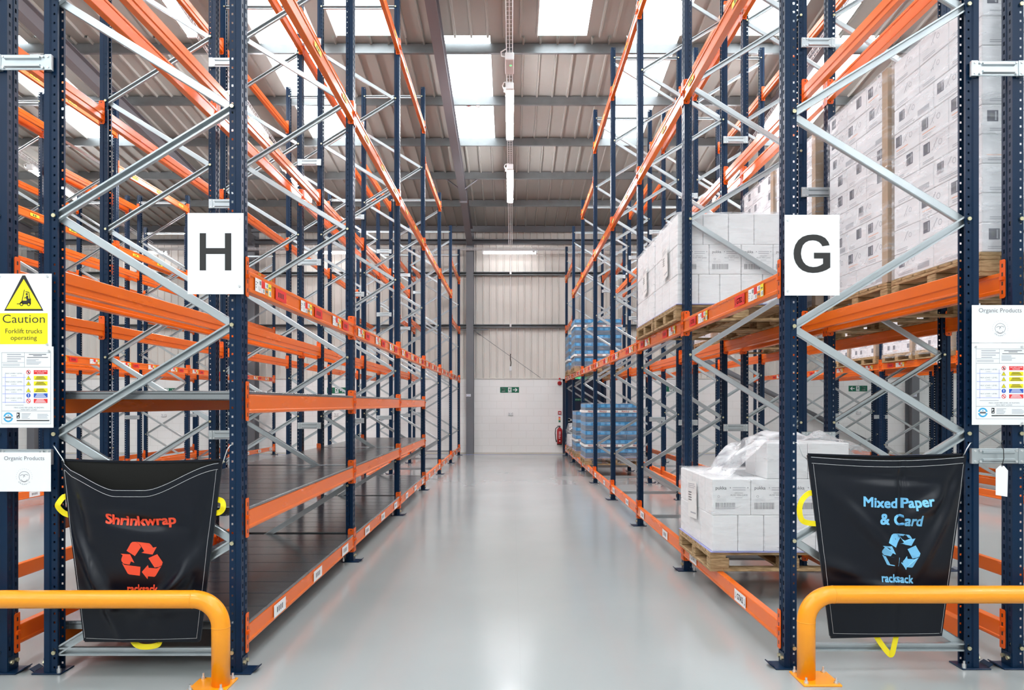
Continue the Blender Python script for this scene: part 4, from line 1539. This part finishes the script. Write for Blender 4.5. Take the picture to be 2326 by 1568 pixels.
def sack(label, d, corners, sag, depth, folds, prints, ink, handles, hooks):
    """corners: photo pixels of the four corners at distance d: top-left, top-right, bottom-left, bottom-right"""
    tl, tr, bl, br = [at(px, py, d) for px, py in corners]
    org = Vector(((tl.x + tr.x) / 2, d, 0))
    t = thing('recycling_sack', label, 'sack', (org.x, org.y, bl.z), 'rack-end recycling sacks')
    zt, zb = (tl.z + tr.z) / 2, (bl.z + br.z) / 2

    def edges(z):
        w = (zt - z) / (zt - zb)
        return tl.x + (bl.x - tl.x) * w, tr.x + (br.x - tr.x) * w

    def Yf(x, z):
        xl, xr = edges(z)
        u = min(max((x - xl) / (xr - xl), 0), 1)
        w = min(max((zt - z) / (zt - zb), 0), 1)
        th = 0.010 + depth * (math.sin(PI * u) ** 0.8) * (1.0 - 0.75 * w ** 1.6)
        for fx, fz, ang, wid, amp, ln in folds:
            dx, dz = (u - fx), (w - fz) * 1.15
            a = dx * math.cos(ang) + dz * math.sin(ang)
            p = -dx * math.sin(ang) + dz * math.cos(ang)
            th += 2.6 * amp * math.exp(-(p / wid) ** 2 - (a / ln) ** 2) * math.sin(PI * u) ** .5
        th += .0035 * noise.noise(Vector((u * 5, w * 5, d))) * math.sin(PI * u)
        return d - th
    nu, nv = 56, 56
    rel = lambda x, y, z: (x - org.x, y - org.y, z - bl.z)
    b = MB()
    fr = []
    for j in range(nv + 1):
        w = j / nv
        for i in range(nu + 1):
            u = i / nu
            z = (zt - sag(u)) * (1 - w) + zb * w
            xl, xr = edges(z)
            x = xl + (xr - xl) * u
            fr.append(rel(x, Yf(x, z), z))
    fs = [(j * (nu + 1) + i, (j + 1) * (nu + 1) + i, (j + 1) * (nu + 1) + i + 1, j * (nu + 1) + i + 1) for j in range(nv) for i in range(nu)]
    b.raw(fr, fs)
    obj('front_panel', b, BAGM, t, smooth=True)
    b = MB()
    bk, n2 = [], 20
    for j in range(n2 + 1):
        w = j / n2
        for i in range(n2 + 1):
            u = i / n2
            z = zt + (zb - zt) * w
            xl, xr = edges(z)
            bk.append(rel(xl + (xr - xl) * u, d + 0.004 + .006 * math.sin(u * 9) * (1 - w), z - .012 * math.sin(PI * u) * (1 - w)))
    fs = [(j * (n2 + 1) + i, j * (n2 + 1) + i + 1, (j + 1) * (n2 + 1) + i + 1, (j + 1) * (n2 + 1) + i) for j in range(n2) for i in range(n2)]
    b.raw(bk, fs)
    obj('back_panel', b, BAGIN, t, smooth=True)
    # bound edges
    b = MB()
    for e in (0, 1):
        for k in range(16):
            pass
        pts = []
        for k in range(17):
            z = zt + (zb - zt) * k / 16
            pts.append(rel(edges(z)[e], d - .004, z))
        b.ribbon(pts, (1, 0, 0), .012, .012)
    b.ribbon([rel(edges(zb)[0] + (edges(zb)[1] - edges(zb)[0]) * k / 10, d - .004, zb + (br.z - bl.z) * (k / 10 - .5)) for k in range(11)], (0, 0, 1), .012, .014)
    b.ribbon([rel(tl.x + (tr.x - tl.x) * k / 20, d + .003 + .006 * math.sin(k / 20 * 9), zt - .012 * math.sin(PI * k / 20) + .004) for k in range(21)], (0, 0, 1), .012, .006)
    obj('edge_binding', b, BAGM, t)
    b = MB()
    for off in (0.006, 0.040):
        pts = []
        for i in range(41):
            u = .012 + .976 * i / 40
            z = zt - sag(u) - off
            xl, xr = edges(z)
            x = xl + (xr - xl) * u
            pts.append(rel(x, Yf(x, z) - .0015, z))
        b.tube(pts, .0011, 4)
    for u in (.016, .984):
        pts = []
        for k in range(31):
            z = zt - .05 + (zb + .02 - zt + .05) * k / 30
            xl, xr = edges(z)
            x = xl + (xr - xl) * u
            pts.append(rel(x, Yf(x, z) - .0105 * (1 if u < .02 or u > .98 else 0), z))
        b.tube(pts, .0009, 4)
    pts = []
    for k in range(21):
        u = .02 + .96 * k / 20
        z = zb + .016
        xl, xr = edges(z)
        x = xl + (xr - xl) * u
        pts.append(rel(x, min(Yf(x, z), d - .011) - .0015, z))
    b.tube(pts, .0009, 4)
    obj('stitching', b, STITCH, t)
    # printing on the front panel
    dc = Decal(None)

    def fn(u, v, l):
        x, z = u, v
        return rel(x, Yf(x, z) - .0022, z)
    dc.fn = fn
    for kind, *a in prints:
        if kind == 'text':
            s, px0, px1, py0, py1, rot, warp = a
            p0, p1 = at(px0, py1, d - depth * .6), at(px1, py0, d - depth * .6)
            vs, fs2, bb = text2d(s, .035)
            vs2 = []
            for x, yv in vs:
                uu = (x - bb[0]) / (bb[1] - bb[0])
                vv = (yv - bb[2]) / (bb[3] - bb[2])
                X = p0.x + (p1.x - p0.x) * uu
                Z = p0.z + (p1.z - p0.z) * vv + (uu - .5) * (p1.x - p0.x) * math.tan(rot) + (warp(uu) if warp else 0)
                vs2.append(fn(X, Z, 0))
            dc.raw(vs2, fs2)
        else:
            px0, px1, py0, py1 = a
            for pl in REC:
                pts = []
                for q, nx in zip(pl, pl[1:] + pl[:1]):
                    for s in (0, .5):
                        x = q[0] + (nx[0] - q[0]) * s; yv = q[1] + (nx[1] - q[1]) * s
                        P = at(px0 + (x - 622) / (1215 - 622) * (px1 - px0), py0 + (yv - 718) / (1262 - 718) * (py1 - py0), d - depth * .5)
                        pts.append(fn(P.x, P.z, 0))
                dc.poly(pts)
    obj('printing', dc, ink, t)
    for pts, wd in handles:
        b = MB()
        P = [Vector(rel(*at(px, py, dd))) for px, py, dd in pts]
        Q = []                                       # smooth the strap path
        for i in range(len(P) - 1):
            a0 = P[max(i - 1, 0)]; a1 = P[i]; a2 = P[i + 1]; a3 = P[min(i + 2, len(P) - 1)]
            for k in range(6):
                s = k / 6
                Q.append(0.5 * ((2 * a1) + (a2 - a0) * s + (2 * a0 - 5 * a1 + 4 * a2 - a3) * s * s + (3 * a1 - a0 - 3 * a2 + a3) * s ** 3))
        Q.append(P[-1])
        b.ribbon(Q, wd, .030, .003)
        obj('webbing_handle', b, WEBB, t)
    for pts in hooks:
        b = MB()
        b.tube([rel(*at(px, py, dd)) for px, py, dd in pts], .0030, 8)
        obj('wire_hook', b, SILVER, t, smooth=True)
    return t


def sag_left(u):
    def ss(t):
        t = min(max(t, 0), 1)
        return t * t * (3 - 2 * t)
    return .008 + .030 * ss(u / .06) * (1 - ss((u - .6) / .4)) + .112 * min(ss((u - .02) / .34) * .55 + .45 * min(max((u - .02) / .34, 0), 1), ss((.98 - u) / .40) * .55 + .45 * min(max((.98 - u) / .40, 0), 1))


sack('dark recycling sack with red shrinkwrap print, its rim sagging open', 3.972, ((144, 1046), (504, 1047), (195, 1455), (454, 1455)), sag_left, 0.085,
     [(.16, .62, 1.15, .05, .030, .30), (.85, .62, -1.0, .05, .022, .25), (.52, .33, .1, .04, -.012, .25), (.45, .78, .1, .035, .020, .30), (.5, .80, 0.0, .02, -.012, .5), (.72, .72, -.6, .04, .018, .2),
      (.08, .3, 1.4, .04, -.014, .3), (.93, .35, -1.45, .04, -.014, .3)],
     [('text', 'Shrinkwrap', 243, 402, 1166, 1196, -.01, lambda u: -.012 * math.sin(PI * u)), ('rec', 281, 374, 1228, 1314), ('text', 'racksack', 291, 360, 1327, 1347, -.02, None)],
     PRINT_R,
     [([(166, 1138, 3.975), (148, 1128, 3.97), (134, 1142, 3.95), (132, 1152, 3.95), (146, 1166, 3.965), (170, 1174, 3.975)], None),
      ([(490, 1134, 3.975), (503, 1138, 3.965), (507, 1146, 3.95), (506, 1156, 3.95), (499, 1164, 3.965), (488, 1166, 3.975)], None),
      ([(296, 1440, 3.985), (305, 1460, 3.975), (320, 1469, 3.96), (345, 1469, 3.955), (362, 1462, 3.97), (372, 1440, 3.985)], (0, .6, 1))],
     [[(121, 1012, 3.975), (124, 1016, 3.955), (144, 1046, 3.962), (147, 1056, 3.966)], [(530, 1011, 3.976), (523, 1012, 3.955), (516, 1022, 3.958), (509, 1044, 3.964), (505, 1054, 3.966)]])

sack('dark recycling sack with light blue mixed paper and card print', 4.040, ((1835, 1034), (2191, 1034), (1886, 1447), (2135, 1441)),
     lambda u: .018 * math.sin(PI * u) + .004, 0.052,
     [(.35, .40, .75, .05, .012, .35), (.75, .28, -.5, .05, .014, .2), (.85, .42, -1.1, .04, .014, .25), (.45, .72, .05, .03, .008, .35), (.12, .62, .3, .04, .010, .18), (.57, .3, 1.57, .015, -.007, .5),
      (.5, .12, .05, .04, -.008, .4), (.9, .2, -1.2, .03, -.010, .2)],
     [('text', 'Mixed Paper', 1957, 2114, 1131, 1161, -.035, lambda u: .022 * (u - .3) ** 2 * 2), ('text', '& Card', 1994, 2090, 1167, 1193, -.05, None), ('rec', 1995.5, 2086, 1210, 1293), ('text', 'racksack', 2000, 2071, 1304, 1323, -.05, None)],
     PRINT_B,
     [([(1850, 1120, 4.04), (1836, 1122, 4.03), (1821, 1138, 4.0), (1816, 1160, 4.0), (1822, 1182, 4.01), (1840, 1189, 4.03), (1866, 1190, 4.04)], None),
      ([(1985, 1435, 4.05), (1998, 1458, 4.04), (2018, 1484, 4.02), (2026, 1486, 4.015), (2032, 1462, 4.03), (2038, 1435, 4.05)], None)],
     [[(1803, 1006, 4.052), (1810, 1006, 4.030), (1814, 1010, 4.028), (1824, 1036, 4.03), (1834, 1044, 4.034)], [(2207, 1006, 4.052), (2204, 1007, 4.030), (2196, 1020, 4.028), (2188, 1036, 4.034)]])

# ------------------------------------------------------------------ lights, cable trays, back wall fittings
def track_z(y):
    return 6.2 + 0.12 * (21.5 - y)


def tray_mesh(L, w=0.10, h=0.05):
    b = MB()
    for x, z in ((-w / 2, h), (-w / 2, 0), (0, 0), (w / 2, 0), (w / 2, h)):
        b.tube([(x, 0, z), (x, L, z)], .0075, 4, caps=False)
    i = 0.0
    while i <= L:
        b.tube([(-w / 2, i, h), (-w / 2, i, 0), (w / 2, i, 0), (w / 2, i, h)], .0045, 4, caps=False)
        i += 0.10
    return b.mesh('wire_tray', WIREM)


LIGHT_LEN = 1.85
hb = MB(); hb.cbox(-.07, .07, -LIGHT_LEN / 2 + .02, LIGHT_LEN / 2 - .02, -.01, .05, .01)
HOUS = hb.mesh('housing', PLWHT)
db = MB()
pr = [(-.072, -.012), (-.066, -.05), (-.045, -.075), (0, -.085), (.045, -.075), (.066, -.05), (.072, -.012)]
db.extr(pr, 'y', -LIGHT_LEN / 2 + .03, LIGHT_LEN / 2 - .03)
DIFF = db.mesh('diffuser', LAMPM)
DIFFW = db.mesh('diffuser', LAMPW)
eb = MB(); eb.cbox(-.074, .074, -.03, .03, -.08, .05, .012)
ECAP = eb.mesh('end_cap', PLWHT)


def batten(label, x, y, z, yaw=0.0, pitch=0.0, hang=0.35, k=1.0, diff=None, arm=0):
    t = thing('batten_light', label, 'light', (x, y, z), 'fluorescent batten lights', (pitch, 0, yaw))
    t.scale = (k, k, k)
    put('housing', HOUS, t); put('diffuser', diff or DIFF, t)
    for s in (-1, 1):
        put('end_cap', ECAP, t, (0, s * LIGHT_LEN / 2, 0))
        b = MB(); b.tube([(0, s * .7, .05), (0, s * .7, .05 + hang)], .003, 4)
        obj('hanger', b, WIREM, t)
    if arm:
        for s in (-1, 1):
            b = MB(); b.box(0, arm, s * .6 - .015, s * .6 + .015, .035, .05)
            obj('wall_arm', b, WIREM, t)
    b = MB(); b.tube([(-.05, -LIGHT_LEN / 2 + .1, -.02), (-.11, -LIGHT_LEN / 2 + .08, -.02), (-.13, -LIGHT_LEN / 2 + .0, -.0), (-.10, -LIGHT_LEN / 2 - .06, .02), (-.03, -LIGHT_LEN / 2 - .06, .04)], .008, 6)
    b.cbox(-.11, -.06, -LIGHT_LEN / 2 + .06, -LIGHT_LEN / 2 + .14, -.05, .01, .008)
    obj('flex', b, PLWHT, t, smooth=True)
    return t


PITCH = -math.atan(0.12)
AISLES = [(-0.035, 'over the central aisle'), (-5.02, 'over the aisle beyond the H sign racks'), (5.05, 'over the aisle beyond the tall boxed loads'), (-10.7, 'over the farther aisle beyond the H racks')]
for x, nm in AISLES:
    ys = 4.0
    L = 21.2 - ys
    tr = put('cable_tray', tray_mesh(L / math.cos(PITCH)), None, (x, ys, track_z(ys)), (PITCH, 0, 0))
    tag(tr, 'galvanised wire cable tray hung along the roof ' + nm, 'cable tray', 'galvanised wire cable trays')
    for j, yc in enumerate((13.6, 16.78, 10.3, 7.0)):
        if j > 1 and abs(x) > 1 and yc < 8:
            continue
        if abs(x) < 1 and yc == 10.3:
            continue
        od = {13.6: 'second from the back wall', 16.78: 'nearest the back wall', 10.3: 'third from the back wall', 7.0: 'last before the rack ends'}[yc]
        batten('lit batten light %s, %s' % (nm, od), x, yc, track_z(yc) - .10, 0, PITCH, .05)
    # rods to the roof
    for yy in (8.5, 11.2, 14.9, 18.2, 20.6):
        pass
tr = put('cable_tray', tray_mesh(30.0), None, (-15.0, 21.22, 6.08), (0, 0, -PI / 2))
tag(tr, 'galvanised wire cable tray running across the back wall', 'cable tray', 'galvanised wire cable trays')
for i in range(11):
    b = MB(); b.box(-.535, .05, .6 + i * 2.9, .63 + i * 2.9, -.012, -.006)
    obj('wall_bracket', b, WIREM, tr)
for x, nm in ((-.055, 'between the two aisle racks'), (-5.52, 'beyond the H sign racks'), (5.5, 'beyond the G sign racks'), (-11.0, 'farthest beyond the H sign racks')):
    batten('lit batten light on the back wall ' + nm, x, 21.20, 6.02, PI / 2, 0, .03, .86, DIFFW, 0.64)
# emergency light box on the central tray
t = thing('junction_box', 'small white electrical box with green light on the central cable tray', 'electrical box', (-.035, 12.05, track_z(12.05) - .09), None, (PITCH, 0, 0))
b = MB(); b.cbox(-.075, .075, -.22, .22, -.06, .075, .012); obj('case', b, PLWHT, t)
b = MB(); b.tube([(.02, -.05, -.06), (.02, -.05, -.064)], .018, 10); obj('indicator', b, LEDG, t)
b = MB(); b.tube([(-.075, -.2, .0), (-.13, -.22, 0), (-.14, -.30, .02), (-.06, -.32, .06)], .01, 6); obj('flex', b, PLWHT, t)

# fire alarm cable and detector on the roof near the rafter
t = thing('smoke_detector', 'small white detector on a red cable under the rooflight', 'detector', at(1086, 242, 14.55))
b = MB(); b.tube([(0, 0, .0), (0, 0, .05)], [.06, .04], 14); obj('head', b, PLWHT, t)
b = MB(); b.tube([(-.27, 0, .03), (-.2, 0, .0), (0, 0, .055), (.2, 0, .02), (.30, 0, .04)], .008, 6); obj('red_cable', b, REDM, t)


# fire exit signs
def exit_sign(label, px0, px1, py0, py1, arrow_right=True, y=Y_BACK - .022):
    a, c = at(px0, py1, y), at(px1, py0, y)
    w, h = c.x - a.x, c.z - a.z
    t = thing('fire_exit_sign', label, 'sign', ((a.x + c.x) / 2, y, a.z), 'green fire exit signs')
    b = MB(); b.cbox(-w / 2, w / 2, -.004, 0, 0, h, .001); obj('panel', b, GREEN, t)
    sgn = 1 if arrow_right else -1
    d = Decal(lambda u, v, l: (sgn * (u - .5) * w, -.0048 - l, v * h))
    dt = Decal(lambda u, v, l: ((u - .5) * w, -.0048 - l, v * h))
    d.P([(.42, .08), (.60, .08), (.60, .92), (.42, .92)], 0)
    d.lift = .0006
    d.circ(.535, .80, .035, 1, 10) if False else d.P([(.535 + .022 * math.cos(q * PI / 4), .80 + .075 * math.sin(q * PI / 4)) for q in range(8)], 1)
    d.P([(.475, .70), (.53, .70), (.525, .42), (.49, .42)], 1); d.P([(.44, .66), (.48, .70), (.49, .64), (.45, .52)], 1); d.P([(.53, .66), (.58, .55), (.575, .49), (.52, .58)], 1)
    d.P([(.50, .44), (.525, .44), (.565, .26), (.545, .12), (.53, .14), (.542, .27)], 1); d.P([(.49, .44), (.51, .44), (.48, .22), (.435, .20), (.435, .27), (.468, .29)], 1)
    d.lift = 0
    d.P([(.68, .44), (.84, .44), (.78, .22), (.82, .18), (.92, .5), (.82, .82), (.78, .78), (.84, .56), (.68, .56)], 0)
    if arrow_right:
        dt.T('Fire', .08, .52, w=.20, h=.32, mi=0, bold=.03); dt.T('exit', .08, .16, w=.20, h=.30, mi=0, bold=.03)
    else:
        dt.T('Fire', .70, .52, w=.20, h=.32, mi=0, bold=.03); dt.T('exit', .70, .16, w=.20, h=.30, mi=0, bold=.03)
    n = len(d.v); d.v += dt.v; d.f += [tuple(n + i for i in f) for f in dt.f]; d.m += dt.m
    obj('pictogram', d, [WHITE, GREEN], t)


exit_sign('green fire exit sign on the white wall at the end of the central aisle', 1136, 1179, 879.5, 892.5)
exit_sign('green fire exit sign seen between the uprights above the top steel deck', 743, 786, 880.5, 894)
exit_sign('green fire exit sign half hidden by the uprights behind the G sign rack', 1502, 1545, 877, 890)
exit_sign('green fire exit sign with its arrow pointing away from the load notice', 1927.5, 1970, 876.5, 889.5, False)
exit_sign('green fire exit sign farthest beyond the H sign racks', 358, 400, 882, 895)
t = thing('door_sign', 'green lit exit sign above the navy door in the back wall', 'sign', at(1318, 866, Y_BACK - .03))
b = MB(); b.cbox(-.20, .20, -.05, 0, 0, .11, .005); obj('case', b, EXITLIT, t)
d = Decal(lambda u, v, l: (u, -.0506 - l, v)); d.R(-.02, .03, .02, .09, 0); d.P([(.06, .05), (.11, .05), (.11, .03), (.16, .06), (.11, .09), (.11, .07), (.06, .07)], 0); d.R(-.16, -.06, .03, .08, 0)
obj('pictogram', d, WHITE, t)
t = thing('door_sign', 'green push bar notice on the navy door in the back wall', 'sign', at(1317, 911, Y_BACK - .071))
b = MB(); b.box(-.23, .23, -.003, 0, 0, .075); obj('panel', b, GREEN, t)
d = Decal(lambda u, v, l: (u, -.0036 - l, v)); d.T('Push bar to open', 0, .018, w=.38, h=.036, mi=0, align='c'); obj('lettering', d, WHITE, t)


def socket(label, px, py, y=Y_BACK - .02):
    t = thing('wall_socket', label, 'socket', at(px, py, y), 'double wall sockets')
    b = MB(); b.cbox(-.073, .073, -.035, 0, -.043, .043, .006); obj('plate', b, PLWHT, t)
    d = Decal(lambda u, v, l: (u, -.0356 - l, v))
    for s in (-1, 1):
        d.R(s * .035 - .004, s * .035 + .004, .004, .022, 0); d.R(s * .035 - .016, s * .035 - .008, -.018, -.008, 0); d.R(s * .035 + .008, s * .035 + .016, -.018, -.008, 0)
    d.R(-.06, -.045, .026, .036, 0); d.R(.045, .06, .026, .036, 0)
    obj('pin_holes', d, PLBLK, t)


socket('white double socket on the wall below the central fire exit sign', 1160, 941)
socket('white double socket on the wall seen under the top steel deck', 765, 942)
socket('white double socket on the wall beyond the H sign racks', 373, 944)
socket('grey double socket on the wall below the arrowed exit sign', 1950, 938)

# alarm, call point, instruction plate, extinguisher
t = thing('alarm_sounder', 'red round fire alarm sounder high beside the navy door', 'alarm', at(1271, 871, Y_BACK - .02))
b = MB(); b.tube([(0, 0, 0), (0, -.05, 0), (0, -.09, 0)], [.065, .062, .03], 18); obj('body', b, REDM, t, smooth=False)
b = MB(); b.tube([(0, 0, 0), (0, -.05, 0)], [.03, .026], 12); obj('beacon', b, REDM, t, (0, 0, .14))
t = thing('call_point', 'red fire alarm call point on the wall above the extinguisher', 'call point', at(1271, 938, Y_BACK - .02))
b = MB(); b.cbox(-.05, .05, -.05, 0, -.05, .05, .006); obj('case', b, REDM, t)
b = MB(); b.box(-.03, .03, -.053, -.05, -.022, .012); obj('glass', b, PLWHT, t)
t = thing('instruction_plate', 'small printed fire instruction plate below the red call point', 'sign', at(1271, 961, Y_BACK - .021))
b = MB(); b.box(-.034, .034, -.003, 0, 0, .19); obj('panel', b, PAPER, t)
d = Decal(lambda u, v, l: (u, -.0036 - l, v)); d.R(-.03, .03, .15, .185, 0); d.R(-.03, .03, .09, .14, 1); d.R(-.03, .03, .02, .08, 2); obj('printing', d, [S_RED, L_ORG, GREEN], t)
t = thing('fire_extinguisher', 'red fire extinguisher hung on the back wall beside the navy door', 'fire extinguisher', at(1271, 1011, Y_BACK - .13))
b = MB(); b.tube([(0, 0, .03), (0, 0, .44), (0, 0, .48), (0, 0, .51), (0, 0, .53)], [.078, .078, .066, .04, .022], 20); obj('cylinder', b, REDM, t, smooth=True)
b = MB(); b.tube([(0, 0, -.0), (0, 0, .035)], [.076, .080], 20); obj('base_ring', b, PLBLK, t)
b = MB(); b.box(-.055, .03, -.012, .012, .545, .565); b.box(-.065, .02, -.010, .010, .575, .588); b.box(-.015, .02, -.02, .02, .525, .57); obj('valve_handle', b, PLBLK, t)
b = MB(); b.tube([(-.01, -.02, .55), (-.06, -.03, .55), (-.12, -.04, .50), (-.135, -.04, .36), (-.12, -.035, .18), (-.09, -.03, .09)], [.012] * 5 + [.02], 8); obj('hose', b, PLBLK, t, smooth=True)
d = Decal(lambda u, v, l: (u, -.0785 - l - (0.001), v)); d.L(-.03, .03, .40, 2, .05, .02, 0); d.L(-.035, .035, .30, 4, .03, .010, 0, .4); d.circ(0, .12, .016, 0); obj('instruction_label', d, [PAPER], t)
b = MB(); b.box(-.03, .03, .07, .109, .30, .40); obj('wall_bracket', b, PLBLK, t)

# conduit with switch box, brace wire, column plate
t = thing('wall_conduit', 'thin pale conduit dropping down the wall with a small switch box', 'conduit', (-.03, Y_BACK - .06, 0))
b = MB(); b.tube([(0, -.02, 2.3), (0, -.02, 2.66)], .011, 8); b.tube([(0, -.02, 3.0), (0, -.02, 5.95)], .009, 8); obj('pipe', b, PLWHT, t)
b = MB(); b.cbox(-.035, .035, -.06, .01, 2.50, 2.64, .006); obj('switch_box', b, PLWHT, t)
b = MB(); b.tube([(0, -.03, 2.64), (.012, -.04, 2.75), (-.01, -.04, 2.88), (0, -.02, 3.02)], .012, 8); obj('flex', b, PLBLK, t)
for z in (3.86, 5.45):
    b = MB(); b.cbox(-.03, .03, -.16, -.10, z - .03, z + .05, .005); obj('clip', b, PLWHT, t)
p0, p1 = at(1078, 752, Y_BACK - .25), at(1230, 860, Y_BACK - .04)
t = thing('brace_wire', 'thin dark bracing wire slanting down the back wall cladding', 'bracing wire', p0)
b = MB(); b.tube([(0, 0, 0), tuple(p1 - p0)], .007, 6); obj('wire', b, STEELG, t)
q = (p1 - p0).normalized()
b = MB(); b.tube([tuple(q * .10), tuple(q * .22)], .018, 8); obj('turnbuckle', b, STEELG, t)
b = MB()
for s in (-1, 1):
    b.box(-1.25 - p0.x + s * .11, -1.25 - p0.x + s * .55, -.02, .10, .03, .06)
obj('stay_bracket', b, STEELG, t)
for x, nm in ((COLS[2], 'between the two aisle racks'), (COLS[4], 'near the arrowed exit sign')):
    t = thing('column_plate', 'small white plate with blue lettering on the grey column ' + nm, 'sign', (x - .055, 21.356, 1.715))
    b = MB(); b.box(-.055, .085, -.003, 0, 0, .075); obj('panel', b, WHITE, t)
    d = Decal(lambda u, v, l: (u, -.0036 - l, v)); d.T('C23', .015, .012, w=.11, h=.05, mi=0, align='c'); obj('lettering', d, S_BLUE, t)
# unseen battens over the cross aisle, added to light surfaces facing the camera
for x in (-12.0, -5.02, 1.8, 8.6):
    for yc in (0.4, -7.0):
        nm = {-12.0: 'the farthest H racks', -5.02: 'the H racks', 1.8: 'the central aisle', 8.6: 'the tall boxed loads'}[x]
        batten('added batten light in the cross aisle before %s, %s' % (nm, {0.4: 'nearest the racks', -7.0: 'nearest the front wall'}[yc]), x, yc, purl_z(yc) - .32, PI / 2, 0, .27)
